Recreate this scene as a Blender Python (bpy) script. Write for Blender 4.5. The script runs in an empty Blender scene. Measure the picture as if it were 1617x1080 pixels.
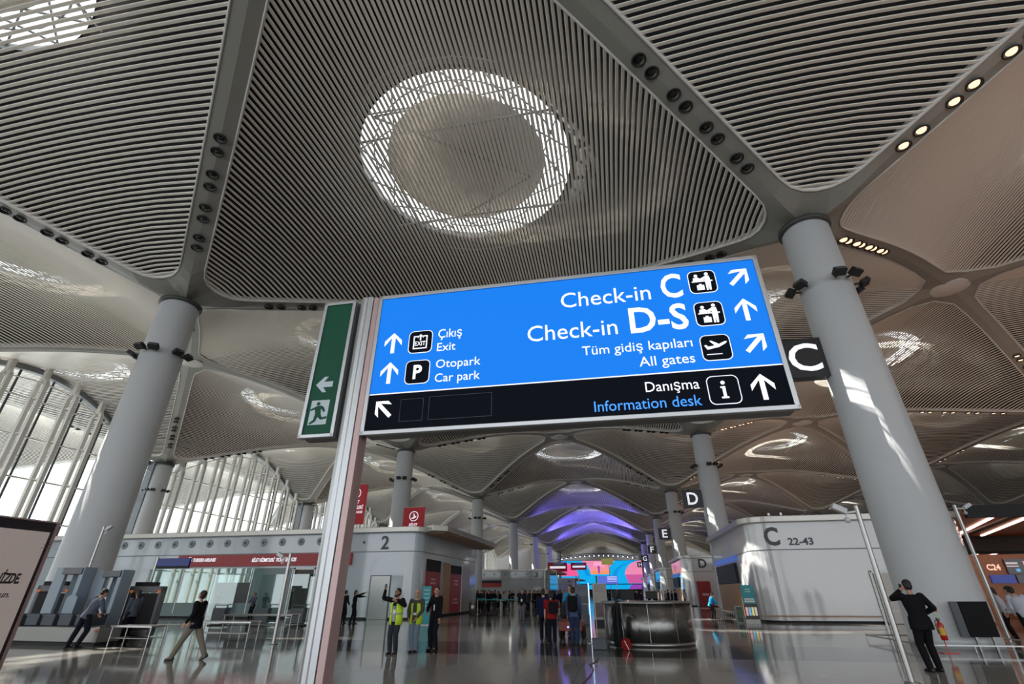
import bpy, bmesh, math, random
import numpy as np
from mathutils import Vector, Matrix
R = math.radians
random.seed(7)
SC = bpy.context.scene
COL = SC.collection

# ------------------------------------------------------------------ camera
CAM = Vector((7.059, -21.065, 1.6))
YAW, PITCH, ROLL = -0.193616, 0.481917, -0.002613
fwd = Vector((math.sin(YAW)*math.cos(PITCH), math.cos(YAW)*math.cos(PITCH), math.sin(PITCH)))
rgt = Vector((math.cos(YAW), -math.sin(YAW), 0.0))
up = rgt.cross(fwd)
r2 = rgt*math.cos(ROLL) + up*math.sin(ROLL)
u2 = -rgt*math.sin(ROLL) + up*math.cos(ROLL)
cd = bpy.data.cameras.new('camera')
cam = bpy.data.objects.new('camera', cd)
COL.objects.link(cam)
M = Matrix((r2, u2, -fwd)).transposed().to_4x4()
M.translation = CAM
cam.matrix_world = M
cd.sensor_width = 36.0
cd.lens = 755.35/1617*36.0
cd.clip_start = 0.05
cd.clip_end = 900
SC.camera = cam

# ------------------------------------------------------------------ light and exposure
SC.view_settings.view_transform = 'Standard'
SC.view_settings.look = 'None'
SC.view_settings.gamma = 1.0
SC.view_settings.use_curve_mapping = False
SC.view_settings.exposure = -0.08
SC.cycles.use_denoising = True
SC.cycles.max_bounces = 10
SC.cycles.diffuse_bounces = 5
SC.cycles.glossy_bounces = 5
SC.cycles.transparent_max_bounces = 12
SC.cycles.sample_clamp_indirect = 6.0
SC.cycles.caustics_reflective = False
SC.cycles.caustics_refractive = False
wd = bpy.data.worlds.new('sky')
SC.world = wd
wd.use_nodes = True
bg = wd.node_tree.nodes['Background']
bg.inputs[0].default_value = (0.90, 0.95, 1.0, 1)
bg.inputs[1].default_value = 2.6
sd = bpy.data.lights.new('sun', 'SUN')
sd.energy = 42.0
sd.angle = R(0.6)
sd.color = (1.0, 0.95, 0.87)
sun = bpy.data.objects.new('sun', sd)
COL.objects.link(sun)
sdir = Vector((0.98*math.cos(R(38)), -0.2*math.cos(R(38)), -math.sin(R(38))))
sun.rotation_euler = sdir.to_track_quat('-Z', 'Y').to_euler()
sun.location = (-60, 20, 60)
# daylight of the glazed end of the hall behind the photographer and of the glazed street front
def area(name, loc, direction, sx, sy, power, color):
    l = bpy.data.lights.new(name, 'AREA')
    l.shape = 'RECTANGLE'; l.size = sx; l.size_y = sy; l.energy = power; l.color = color
    o = bpy.data.objects.new(name, l); COL.objects.link(o)
    o.location = loc
    o.rotation_euler = Vector(direction).to_track_quat('-Z', 'Y').to_euler()
    return o

# ------------------------------------------------------------------ materials
MT = {}
def mat(name, col=(.5,.5,.5), rough=.5, metal=0.0, emit=None, es=1.0, spec=None, coat=0.0, noise=None, brushed=None):
    if name in MT: return MT[name]
    m = bpy.data.materials.new(name); m.use_nodes = True
    nt = m.node_tree; b = nt.nodes['Principled BSDF']
    b.inputs['Base Color'].default_value = (*col, 1)
    b.inputs['Roughness'].default_value = rough
    b.inputs['Metallic'].default_value = metal
    if spec is not None: b.inputs['Specular IOR Level'].default_value = spec
    b.inputs['Coat Weight'].default_value = coat
    if coat: b.inputs['Coat Roughness'].default_value = .03
    if emit is not None:
        b.inputs['Emission Color'].default_value = (*emit, 1)
        b.inputs['Emission Strength'].default_value = es
    if noise:
        sc, amt = noise
        tc = nt.nodes.new('ShaderNodeTexCoord'); n = nt.nodes.new('ShaderNodeTexNoise'); n.inputs['Scale'].default_value = sc
        mx = nt.nodes.new('ShaderNodeMix'); mx.data_type = 'RGBA'
        mx.inputs['A'].default_value = (*[c*(1-amt) for c in col], 1); mx.inputs['B'].default_value = (*[min(1, c*(1+amt)) for c in col], 1)
        nt.links.new(tc.outputs['Object'], n.inputs['Vector']); nt.links.new(n.outputs['Fac'], mx.inputs['Factor'])
        nt.links.new(mx.outputs['Result'], b.inputs['Base Color'])
    if brushed:
        tc = nt.nodes.new('ShaderNodeTexCoord'); mp = nt.nodes.new('ShaderNodeMapping'); mp.inputs['Scale'].default_value = brushed
        n = nt.nodes.new('ShaderNodeTexNoise'); n.inputs['Scale'].default_value = 3.0
        ml = nt.nodes.new('ShaderNodeMapRange'); ml.inputs['To Min'].default_value = rough*.7; ml.inputs['To Max'].default_value = rough*1.5
        nt.links.new(tc.outputs['Object'], mp.inputs['Vector']); nt.links.new(mp.outputs['Vector'], n.inputs['Vector'])
        nt.links.new(n.outputs['Fac'], ml.inputs['Value']); nt.links.new(ml.outputs['Result'], b.inputs['Roughness'])
    MT[name] = m
    return m
def glass_mat(name, tint=(1,1,1), refl=.12, rough=0.0):
    if name in MT: return MT[name]
    m = bpy.data.materials.new(name); m.use_nodes = True; nt = m.node_tree
    for n in list(nt.nodes): nt.nodes.remove(n)
    out = nt.nodes.new('ShaderNodeOutputMaterial'); mx = nt.nodes.new('ShaderNodeMixShader')
    t = nt.nodes.new('ShaderNodeBsdfTransparent'); g = nt.nodes.new('ShaderNodeBsdfGlossy')
    t.inputs[0].default_value = (*tint, 1); g.inputs['Roughness'].default_value = rough
    fr = nt.nodes.new('ShaderNodeFresnel'); gm = nt.nodes.new('ShaderNodeNewGeometry'); mr = nt.nodes.new('ShaderNodeMapRange')
    mr.inputs['To Min'].default_value = 1.45; mr.inputs['To Max'].default_value = 1/1.45
    nt.links.new(gm.outputs['Backfacing'], mr.inputs['Value']); nt.links.new(mr.outputs[0], fr.inputs[0])
    ad = nt.nodes.new('ShaderNodeMath'); ad.operation = 'ADD'; ad.inputs[1].default_value = refl-.04; ad.use_clamp = True
    nt.links.new(fr.outputs[0], ad.inputs[0]); nt.links.new(ad.outputs[0], mx.inputs[0])
    nt.links.new(t.outputs[0], mx.inputs[1]); nt.links.new(g.outputs[0], mx.inputs[2]); nt.links.new(mx.outputs[0], out.inputs[0])
    MT[name] = m
    return m
slat_m = mat('slat paint', (.78,.735,.67), .34)
rib_m = mat('rib paint', (.25,.245,.22), .45)
rim_m = mat('rim paint', (.62,.60,.57), .4)
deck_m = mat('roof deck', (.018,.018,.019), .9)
col_m = mat('column paint', (.56,.58,.60), .38)
colring_m = mat('column ring', (.05,.05,.05), .5)
drum_m = mat('skylight drum', (.16,.16,.155), .5)
disc_m = mat('skylight disc', (.30,.29,.28), .5)
strut_m = mat('skylight steel', (.16,.17,.18), .5)
clear_m = glass_mat('window glass', (.97,.99,.98), .05)
booth_glass = glass_mat('booth glass', (.62,.80,.78), .22)
steel_m = mat('brushed steel', (.40,.39,.375), .30, .9, brushed=(1,1,60))
steel_d = mat('dark steel', (.20,.195,.185), .22, .9, brushed=(40,40,1))
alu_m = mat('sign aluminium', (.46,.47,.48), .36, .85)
alup_m = mat('pink tinted aluminium', (.48,.34,.33), .4, .5)  # pink tint; on the post side it is a red reflection put into colour
white_m = mat('white enamel panel', (.66,.66,.67), .10, coat=.6)
blue_w = mat('blue grey enamel panel', (.50,.56,.61), .10, coat=.6)
ledge_m = mat('ledge steel', (.45,.43,.40), .3, .6)
joint_m = mat('panel joint', (.12,.12,.13), .5)
black_m = mat('black', (.012,.012,.014), .35)
mblack = mat('matt black', (.015,.015,.017), .7)
wood_m = mat('wood panel', (.40,.23,.115), .45, noise=(6,.25))
owood_m = mat('orange wood', (.36,.115,.03), .4, noise=(5,.2))
red_m = mat('red panel', (.36,.02,.025), .4)
redb_m = mat('red banner cloth', (.52,.02,.03), .6)
mull_m = mat('mullion paint', (.66,.64,.60), .45)
dmull_m = mat('dark mullion', (.07,.07,.08), .4)
ltr_m = mat('letter grey', (.045,.05,.06), .4)
whitee = mat('lit white lettering', (.8,.8,.85), .4, emit=(.86,.86,.95), es=.75)
bluee = mat('lit blue face', (.005,.06,.25), .5, emit=(.006,.215,.88), es=.9, spec=.1)
lbluee = mat('lit blue lettering', (.05,.3,.9), .3, emit=(.03,.28,.95), es=.75)
nightf = mat('dark sign face', (.004,.006,.012), .6, spec=.06)
greenf = mat('green sign face', (.006,.075,.04), .5, spec=.2)
palef = mat('pale sign mark', (.50,.58,.62), .4)
skin_m = mat('skin', (.50,.28,.19), .55)
skin2_m = mat('tanned skin', (.36,.19,.12), .55)
hair_m = mat('dark hair', (.012,.009,.008), .6)
hairb_m = mat('grey stubble', (.10,.08,.07), .7)
eye_m = mat('eye', (.02,.015,.012), .2)
shoe_m = mat('black leather', (.012,.011,.011), .35)

# ------------------------------------------------------------------ object helpers
def place(o, label=None, cat=None, group=None, kind=None):
    if label: o['label'] = label
    if cat: o['category'] = cat
    if group: o['group'] = group
    if kind: o['kind'] = kind
    return o
def thing(name, label, cat, loc=(0,0,0), rotz=0.0, group=None, kind=None):
    o = bpy.data.objects.new(name, None); COL.objects.link(o)
    o.location = loc; o.rotation_euler = (0, 0, rotz); o.empty_display_size = .2
    return place(o, label, cat, group, kind)
def pmat(p):
    if p is None: return Matrix.Identity(4)
    m = Matrix.LocRotScale(p.location, p.rotation_euler, p.scale)
    return pmat(p.parent) @ m
class MB:
    def __init__(s): s.v = []; s.f = []; s.sm = []
    def add(s, vs, fs, smooth=False):
        b = len(s.v); s.v += [tuple(v) for v in vs]; s.f += [tuple(i+b for i in f) for f in fs]; s.sm += [smooth]*len(fs); return s
    def box(s, c, d, rz=0.0, rx=0.0, ry=0.0):
        m = Matrix.Translation(c) @ Matrix.Rotation(rz,4,'Z') @ Matrix.Rotation(ry,4,'Y') @ Matrix.Rotation(rx,4,'X')
        x,y,z = [k/2 for k in d]
        vs = [m @ Vector(q) for q in [(-x,-y,-z),(x,-y,-z),(x,y,-z),(-x,y,-z),(-x,-y,z),(x,-y,z),(x,y,z),(-x,y,z)]]
        return s.add(vs, [(0,3,2,1),(4,5,6,7),(0,1,5,4),(1,2,6,5),(2,3,7,6),(3,0,4,7)])
    def bar(s, a, b, w, h=None):
        a, b = Vector(a), Vector(b); h = h or w; d = (b-a); L = d.length
        if L < 1e-6: return s
        q = d.to_track_quat('Z', 'Y').to_matrix().to_4x4(); m = Matrix.Translation((a+b)/2) @ q
        x, y, z = w/2, h/2, L/2
        vs = [m @ Vector(k) for k in [(-x,-y,-z),(x,-y,-z),(x,y,-z),(-x,y,-z),(-x,-y,z),(x,-y,z),(x,y,z),(-x,y,z)]]
        return s.add(vs, [(0,3,2,1),(4,5,6,7),(0,1,5,4),(1,2,6,5),(2,3,7,6),(3,0,4,7)])
    def tube(s, pts, r, n=10, caps=True):
        pts = [Vector(p) for p in pts]; rs = r if isinstance(r, (list,tuple)) else [r]*len(pts)
        rings = []; prev = None
        for i, p in enumerate(pts):
            d = (pts[min(i+1,len(pts)-1)] - pts[max(i-1,0)]).normalized()
            a = Vector((1,0,0)) if prev is None else prev
            if abs(a.dot(d)) > .95: a = Vector((0,1,0))
            x = (a - d*a.dot(d)).normalized(); y = d.cross(x); prev = x
            rings.append([p + (x*math.cos(t) + y*math.sin(t))*rs[i] for t in [2*math.pi*k/n for k in range(n)]])
        vs = [v for rg in rings for v in rg]; fs = []
        for i in range(len(pts)-1):
            for k in range(n): fs.append((i*n+k, i*n+(k+1)%n, (i+1)*n+(k+1)%n, (i+1)*n+k))
        s.add(vs, fs, True)
        if caps:
            s.add(rings[0], [tuple(range(n-1,-1,-1))]); s.add(rings[-1], [tuple(range(n))])
        return s
    def lathe(s, prof, n=24, c=(0,0,0), a0=0, a1=2*math.pi):
        full = abs(a1-a0-2*math.pi) < 1e-6; m = n if full else n+1
        vs = [(c[0]+r*math.cos(a0+(a1-a0)*k/n), c[1]+r*math.sin(a0+(a1-a0)*k/n), c[2]+z) for r, z in prof for k in range(m)]
        fs = []
        for i in range(len(prof)-1):
            for k in range(n):
                k2 = (k+1) % m; fs.append((i*m+k, i*m+k2, (i+1)*m+k2, (i+1)*m+k))
        return s.add(vs, fs, True)
    def prism(s, pts, y0, y1, axis='y'):
        """outline in the x-z plane (axis y), or x-y plane (axis z), y-z plane (axis x), extruded"""
        n = len(pts)
        def P(a, b, t): return {'y':(a,t,b), 'z':(a,b,t), 'x':(t,a,b)}[axis]
        vs = [P(a,b,y0) for a,b in pts] + [P(a,b,y1) for a,b in pts]
        fs = [tuple(range(n-1,-1,-1)), tuple(range(n,2*n))] + [(i,(i+1)%n,n+(i+1)%n,n+i) for i in range(n)]
        return s.add(vs, fs)
    def sphere(s, c, r, n=12, m=8):
        rx, ry, rz = r if isinstance(r,(list,tuple)) else (r,r,r)
        vs = [(c[0],c[1],c[2]-rz)]
        for j in range(1,m):
            t = -math.pi/2 + math.pi*j/m
            for k in range(n):
                a = 2*math.pi*k/n; vs.append((c[0]+rx*math.cos(t)*math.cos(a), c[1]+ry*math.cos(t)*math.sin(a), c[2]+rz*math.sin(t)))
        vs.append((c[0],c[1],c[2]+rz)); L = len(vs)-1; fs = []
        for k in range(n):
            fs.append((0, 1+(k+1)%n, 1+k)); fs.append((L, L-n+k, L-n+(k+1)%n))
        for j in range(m-2):
            for k in range(n): fs.append((1+j*n+k, 1+j*n+(k+1)%n, 1+(j+1)*n+(k+1)%n, 1+(j+1)*n+k))
        return s.add(vs, fs, True)
    def mesh(s, name, m, fix=True):
        me = bpy.data.meshes.new(name); me.from_pydata(s.v, [], s.f)
        me.polygons.foreach_set('use_smooth', s.sm)
        if m: me.materials.append(m)
        if fix:
            bm = bmesh.new(); bm.from_mesh(me); bmesh.ops.recalc_face_normals(bm, faces=bm.faces); bm.to_mesh(me); bm.free()
        me.update(); return me
    def build(s, name, m, parent=None, world=False, label=None, cat=None, group=None, kind=None, bevel=0, fix=True):
        if world and parent is not None:
            inv = pmat(parent).inverted(); s.v = [tuple(inv @ Vector(v)) for v in s.v]
        o = bpy.data.objects.new(name, s.mesh(name, m, fix)); COL.objects.link(o)
        if parent: o.parent = parent
        if bevel:
            b = o.modifiers.new('bevel', 'BEVEL'); b.width = bevel; b.segments = 2; b.limit_method = 'ANGLE'
        return place(o, label, cat, group, kind)
def link_copy(o, parent=None):
    c = o.copy(); COL.objects.link(c); c.parent = parent
    if parent is not None: c.matrix_parent_inverse = o.matrix_parent_inverse
    return c
KIDS = {}
def copy_tree(o, parent=None):
    c = link_copy(o, parent)
    for ch in list(o.children): copy_tree(ch, c)
    return c
def flat_text(s, name, m, parent, x0, x1, base, cap, y=-.006, bold=0.0, plane='xz', x=None, shear=0.0, depth=.003, world=False, mirror=False):
    """lettering as a mesh: spans x0..x1 (either may be None), baseline and capital height given"""
    cu = bpy.data.curves.new('t', 'FONT'); cu.body = s; cu.size = 1.0; cu.extrude = 0.0; cu.offset = bold; cu.shear = shear; cu.resolution_u = 3
    o = bpy.data.objects.new('t', cu); COL.objects.link(o)
    dg = bpy.context.evaluated_depsgraph_get(); dg.update()
    me = bpy.data.meshes.new_from_object(o.evaluated_get(dg)); bpy.data.objects.remove(o)
    xs = [v.co.x for v in me.vertices]; a, b = min(xs), max(xs)
    k = cap/CAPH; kx = k
    if x0 is not None and x1 is not None: kx = (x1-x0)/(b-a)
    elif x0 is None: x0 = x1-(b-a)*k
    vs = []
    for v in me.vertices:
        u = x0+(v.co.x-a)*kx; w = base+v.co.y*k
        vs.append((u, y, w) if plane == 'xz' else (y, u, w) if plane == 'yz' else (y, -u, w))
    fs = [tuple(p.vertices) for p in me.polygons]
    bpy.data.meshes.remove(me)
    mb = MB(); mb.add(vs, fs)
    o = mb.build(name, m, parent, world=world, fix=False)
    sol = o.modifiers.new('depth', 'SOLIDIFY'); sol.thickness = depth; sol.offset = 0
    return o
def cap_height():
    cu = bpy.data.curves.new('t', 'FONT'); cu.body = 'H'; cu.size = 1.0
    o = bpy.data.objects.new('t', cu); COL.objects.link(o)
    dg = bpy.context.evaluated_depsgraph_get(); dg.update()
    me = bpy.data.meshes.new_from_object(o.evaluated_get(dg)); h = max(v.co.y for v in me.vertices)
    bpy.data.objects.remove(o); bpy.data.meshes.remove(me); return h
CAPH = cap_height()
def rrect(cx, cz, w, h, r, n=5):
    pts = []
    for sx, sz, a0 in ((1,1,0),(-1,1,90),(-1,-1,180),(1,-1,270)):
        for k in range(n+1):
            a = R(a0+90*k/n); pts.append((cx+sx*(w/2-r)+r*math.cos(a), cz+sz*(h/2-r)+r*math.sin(a)))
    return pts
def circ(cx, cz, r, n=16, rz=None): return [(cx+r*math.cos(2*math.pi*k/n), cz+(rz or r)*math.sin(2*math.pi*k/n)) for k in range(n)]

# ------------------------------------------------------------------ the floor
def floor_material():
    m = bpy.data.materials.new('polished granite'); m.use_nodes = True; nt = m.node_tree; N = nt.nodes; L = nt.links
    b = N['Principled BSDF']
    geo = N.new('ShaderNodeNewGeometry'); sep = N.new('ShaderNodeSeparateXYZ'); L.new(geo.outputs['Position'], sep.inputs[0])
    def math_(op, a, bb=None, cc=None):
        n = N.new('ShaderNodeMath'); n.operation = op
        for i, v in enumerate((a, bb, cc)):
            if v is None: continue
            if isinstance(v, (int, float)): n.inputs[i].default_value = v
            else: L.new(v, n.inputs[i])
        return n.outputs[0]
    # dark strips across the hall every 12 m and along the aisle edges
    ym = math_('MODULO', math_('ADD', sep.outputs['Y'], 605.0), 12.0)
    band = math_('LESS_THAN', ym, 3.8)
    tile_x = math_('LESS_THAN', math_('MODULO', math_('ADD', sep.outputs['X'], 600.0), 1.2), .006)
    tile_y = math_('LESS_THAN', math_('MODULO', math_('ADD', sep.outputs['Y'], 605.9), 1.2), .006)
    jt = math_('MAXIMUM', tile_x, tile_y)
    nz = N.new('ShaderNodeTexNoise'); nz.inputs['Scale'].default_value = 35; nz.inputs['Detail'].default_value = 6; L.new(geo.outputs['Position'], nz.inputs['Vector'])
    bn = N.new('ShaderNodeTexNoise'); bn.inputs['Scale'].default_value = .35; L.new(geo.outputs['Position'], bn.inputs['Vector'])
    m1 = N.new('ShaderNodeMix'); m1.data_type = 'RGBA'; m1.inputs['A'].default_value = (.31,.295,.27,1); m1.inputs['B'].default_value = (.44,.415,.385,1); L.new(nz.outputs['Fac'], m1.inputs['Factor'])
    m2 = N.new('ShaderNodeMix'); m2.data_type = 'RGBA'; m2.inputs['B'].default_value = (.085,.083,.084,1); L.new(m1.outputs['Result'], m2.inputs['A']); L.new(band, m2.inputs['Factor'])
    m3 = N.new('ShaderNodeMix'); m3.data_type = 'RGBA'; m3.inputs['B'].default_value = (.05,.05,.05,1); L.new(m2.outputs['Result'], m3.inputs['A']); L.new(math_('MULTIPLY', jt, .6), m3.inputs['Factor'])
    L.new(m3.outputs['Result'], b.inputs['Base Color'])
    rr = N.new('ShaderNodeMapRange'); rr.inputs['To Min'].default_value = .05; rr.inputs['To Max'].default_value = .11; L.new(bn.outputs['Fac'], rr.inputs['Value'])
    L.new(rr.outputs['Result'], b.inputs['Roughness'])
    b.inputs['Specular IOR Level'].default_value = .32
    return m
fl = MB(); fl.box((20, 105, -.15), (170, 330, .3)); fl.build('floor', floor_material(), kind='structure')

# ------------------------------------------------------------------ the vaulted ceiling
ZC, ZD = 17.74, 23.55
HS = 18.0
INS = .88; D0 = HS-INS; RC, RD = 2.3, 3.2
def g(s): return math.sin(math.pi/2*max(0,min(1,s)))**1.3
def zf(p, q):
    a = min(1, abs(p)/HS); b = min(1-a, abs(q)/HS)
    z = ZC+(ZD-ZC)*g(1-a)
    if a < 1: z += 0.9*(1-a*a)*(1-(b/(1-a))**2)
    return z
def qmax(p):
    p = abs(p)
    if p > D0-RC/math.sqrt(2):
        t = p-(D0-RC*math.sqrt(2)); return math.sqrt(max(0, RC*RC-t*t))
    if p < RD/math.sqrt(2): return D0-RD*math.sqrt(2)+math.sqrt(RD*RD-p*p)
    return D0-p
# column axis = local x, slats run along local y
def slats():
    mb = MB(); pt = .245; n = int(D0/pt)
    for i in range(-n, n+1):
        p = i*pt; Q = qmax(p)
        if Q < .35: continue
        k = max(2, int(2*Q/2.0)); w, wb, h = .074, .055, .045
        vs = []; fs = []
        for j in range(k+1):
            q = -Q+2*Q*j/k; z = zf(p, q)
            vs += [(p-w,q,z+h), (p-w,q,z+.015), (p-wb,q,z), (p+wb,q,z), (p+w,q,z+.015), (p+w,q,z+h)]
        for j in range(k):
            for c in range(6): fs.append((j*6+c, j*6+(c+1)%6, (j+1)*6+(c+1)%6, (j+1)*6+c))
        mb.add(vs, fs)
    return mb
def boundary(n=30):
    pmax = D0-RC*math.sqrt(2)+RC
    ps = [pmax*(1-math.cos(math.pi*k/n))/1-pmax for k in range(n+1)]
    up_ = [(p, qmax(p)) for p in ps]; return up_ + [(p, -q) for p, q in reversed(up_[1:-1])]
BD = boundary()
def zin(p, q):
    return zf(p, q)
def ribz(s):                       # height of the flat rib underside, s = 0 at the column, 1 at the disc
    c = (HS-.62*INS)/HS; a = (1-s)*HS*c; b = s*HS*c
    z = zf(a*.9999, b*.9999); w = min(1, s/.16); w = w*w*(3-2*w)
    return (ZC+.12)*(1-w)+z*w
def border():
    mb = MB(); n = len(BD); K = 3; vs = []
    for (p, q) in BD:
        s = HS/(abs(p)+abs(q))
        for k in range(K+1):
            t = k/K; x, y = p*(1+(s-1)*t), q*(1+(s-1)*t); vs.append((x, y, zin(p,q)*(1-t)+ribz(abs(q)*s/HS)*t-.02))
    for i in range(n):
        for k in range(K):
            a = i*(K+1)+k; b = ((i+1) % n)*(K+1)+k; mb.add([vs[a], vs[a+1], vs[b+1], vs[b]], [(0,1,2,3)], True)
    bm = None
    return mb
def rim():
    mb = MB(); n = len(BD); prof = [(-.05,-.07),(.05,-.07),(.05,.30),(-.05,.30)]; vs = []
    for i,(p,q) in enumerate(BD):
        L_ = math.hypot(p,q); ux, uy = p/L_, q/L_
        for a, z in prof: vs.append((p+ux*a, q+uy*a, zf(p,q)+z))
    fs = []
    for i in range(n):
        for c in range(4): fs.append((i*4+c, i*4+(c+1)%4, ((i+1)%n)*4+(c+1)%4, ((i+1)%n)*4+c))
    return mb.add(vs, fs, True)
HR = 6.6; ZO = 25.95
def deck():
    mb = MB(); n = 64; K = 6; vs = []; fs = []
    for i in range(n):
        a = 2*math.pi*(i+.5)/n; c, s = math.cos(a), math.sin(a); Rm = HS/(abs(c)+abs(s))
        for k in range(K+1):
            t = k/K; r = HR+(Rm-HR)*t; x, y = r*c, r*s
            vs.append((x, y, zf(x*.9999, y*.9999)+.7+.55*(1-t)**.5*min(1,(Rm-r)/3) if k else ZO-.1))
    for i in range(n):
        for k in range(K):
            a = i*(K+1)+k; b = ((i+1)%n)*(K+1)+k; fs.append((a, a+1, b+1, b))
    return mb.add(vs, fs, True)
DRUM_T = 26.1; DISC_Z = 26.0
def drum():
    return MB().lathe([(HR,ZO-.3),(HR,DRUM_T),(HR+.15,DRUM_T),(HR+.15,ZO-.3)], 48)
def disc():
    return MB().lathe([(0,DISC_Z),(4.95,DISC_Z),(5.0,DISC_Z+.04),(4.95,DISC_Z+.08),(0,DISC_Z+.08)], 48)
def lattice():
    mb = MB(); n = 16
    for k in range(n):
        a, b = 2*math.pi*k/n, 2*math.pi*(k+1)/n
        P = lambda r, t, z: (r*math.cos(t), r*math.sin(t), z)
        mb.bar(P(4.95,a,DISC_Z+.04), P(HR,b,DRUM_T-.1), .08); mb.bar(P(4.95,b,DISC_Z+.04), P(HR,a,DRUM_T-.1), .08)
    for r, z in ((5.8, DRUM_T-.1), (7.6, 25.2)):
        pts = [(r*math.cos(2*math.pi*k/32), r*math.sin(2*math.pi*k/32), z) for k in range(33)]; mb.tube(pts, .05, 5, False)
    # long roof trusses above the slats
    for t in (-4.5, 4.5):
        mb.bar((t, -9, 25.0), (t, 9, 25.0), .10); mb.bar((-9, t*.8, 25.1), (9, t*.8, 25.1), .10)
    for s1 in (-1, 1):
        mb.bar((s1*4, -5, 25.2), (0, 5*s1, 25.2), .09); mb.bar((-4, 5*s1, 25.2), (4, 1, 25.2), .09)
    return mb
def lens(): return MB().lathe([(0,DRUM_T+.05),(HR,DRUM_T+.05)], 48)
me_sl = slats().mesh('slats', slat_m, False); me_bd = border().mesh('rib_border', rib_m, False); me_rim = rim().mesh('rim', rim_m)
me_dk = deck().mesh('deck', deck_m, False); me_dr = drum().mesh('drum', drum_m); me_ds = disc().mesh('disc', disc_m)
me_lt = lattice().mesh('lattice', strut_m); me_ln = lens().mesh('skylight_glass', clear_m, False)
nd = MB().lathe([(0,ZD-.0),(1.25,ZD-.0),(1.35,ZD+.05),(1.35,ZD+.2)], 32).mesh('node_disc', rim_m)
def bay(cx, cy, rot):
    o = bpy.data.objects.new('ceiling', None); COL.objects.link(o); o.location = (cx, cy, 0); o.rotation_euler = (0,0,rot); o['kind'] = 'structure'
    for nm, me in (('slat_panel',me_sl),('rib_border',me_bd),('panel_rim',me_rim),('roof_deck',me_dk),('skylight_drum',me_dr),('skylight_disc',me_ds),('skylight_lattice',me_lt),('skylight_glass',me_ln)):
        c = bpy.data.objects.new(nm, me); COL.objects.link(c); c.parent = o
    if rot == 0:
        c = bpy.data.objects.new('node_disc', nd); COL.objects.link(c); c.parent = o; c.location = (0, 18, 0)
for a in range(-2, 4):
    for k in range(-1, 8):
        bay(36*a, 36*k, 0)
        if a < 3: bay(36*a+18, 36*k-18, math.pi/2)
# shell that closes the far end and the right side of the hall
MB().box((20, 268, 13), (170, .6, 26)).build('wall_far', mat('far wall', (.20,.195,.19), .7), kind='structure')
MB().box((104, 105, 13), (.6, 330, 26)).build('wall_right', mat('side wall', (.28,.22,.18), .6), kind='structure')

# ------------------------------------------------------------------ columns
def make_column(h=17.6):
    mb = MB(); mb.lathe([(0,.0),(1.24,0),(1.24,.25),(1.2,.3),(1.04,h-.25),(.93,h-.2),(.93,h+.12)], 40); me1 = mb.mesh('shaft', col_m)
    r = MB().lathe([(.95,h-.12),(1.16,h-.12),(1.16,h+.06),(.95,h+.06)], 40); me2 = r.mesh('collar', colring_m)
    return me1, me2
CM = make_column()
ROW = {-3:'by the glazed street front', -1:'on the left of the central aisle', 1:'on the right of the central aisle', 3:'in the row right of the aisle, behind the white islands', 5:'in the outer right row'}
DIST = ['nearest to the photographer','second','third','fourth','fifth','sixth','seventh']
for i in (-3,-1,1,3,5):
    for k in range(0, 7):
        if i == -3 and k == 0: continue
        if i == 5 and k == 0: continue
        dx = {(-1,0):-.25,(1,0):-.2}.get((i,k), 0)
        lb = 'tall round pale grey column %s, %s of its row' % (ROW[i], DIST[k])
        if (i,k) == (-1,0): lb = 'massive pale grey round column at left behind the security scanners'
        if (i,k) == (1,0): lb = 'massive pale grey round column at right with black screen and extinguisher at its foot'
        t = thing('column', lb, 'column', (i*18+dx, k*36, 0))
        for nm, me in zip(('shaft','collar'), CM):
            c = bpy.data.objects.new(nm, me); COL.objects.link(c); c.parent = t

# recessed downlights in pairs along the ribs
dk1 = MB().lathe([(0,.10),(.23,.10),(.25,-.03),(.30,-.05),(.31,.02)], 16).mesh('housing', mblack)
dk2 = MB().lathe([(0,.02),(.16,.02),(.19,.06)], 12).mesh('lens', mat('dark lens', (.03,.03,.03), .15))
lt2 = MB().lathe([(0,-.02),(.17,-.02),(.2,.05)], 12).mesh('lens', mat('warm lamp', (.9,.5,.3), .3, emit=(1.0,.62,.40), es=1.8))
def downlight(P, lit, label, group):
    t = thing('downlight', label, 'ceiling light', P, 0, group)
    for nm, me in (('housing',dk1), ('lens', lt2 if lit else dk2)):
        c = bpy.data.objects.new(nm, me); COL.objects.link(c); c.parent = t
CN = {-3:'window-side', -1:'left aisle', 1:'right aisle', 3:'outer right'}
nd_ = 0
for (i,k) in [(-1,0),(1,0),(-3,1),(-1,1),(1,1),(3,1),(-1,2),(1,2),(3,2),(1,3)]:
    for (sx, sy) in ((-1,-1),(1,-1),(-1,1),(1,1)):
        if k == 0 and i == 1 and sy == 1 and sx == -1: pass
        warm = (i >= 1 and sx > 0) or i >= 3
        nm = 'lit warm' if warm else 'unlit black'
        grp = '%s downlights in the rib running %s and %s from the %s %s column' % ('lit' if warm else 'unlit', 'nearer' if sy < 0 else 'farther', 'left' if sx < 0 else 'right', DIST[k] if k else 'nearest', CN[i])
        lab0 = 'rib %s-%s of %s %s column' % ('near' if sy < 0 else 'far', 'left' if sx < 0 else 'right', DIST[k] if k else 'nearest', CN[i])
        for j, s in enumerate((.195,.275,.355,.435) if k < 2 else (.2,.3,.4)):
            for e in (-.0145, .0145):
                ss = s+e; x = i*18+sx*18*ss; y = k*36+sy*18*ss
                z = ribz(ss)-.09
                downlight((x, y, z), warm, '%s downlight, %s of %s pair, %s' % (nm, 'lower' if e < 0 else 'upper', ('first','second','third','fourth')[j], lab0), grp); nd_ += 1
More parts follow.
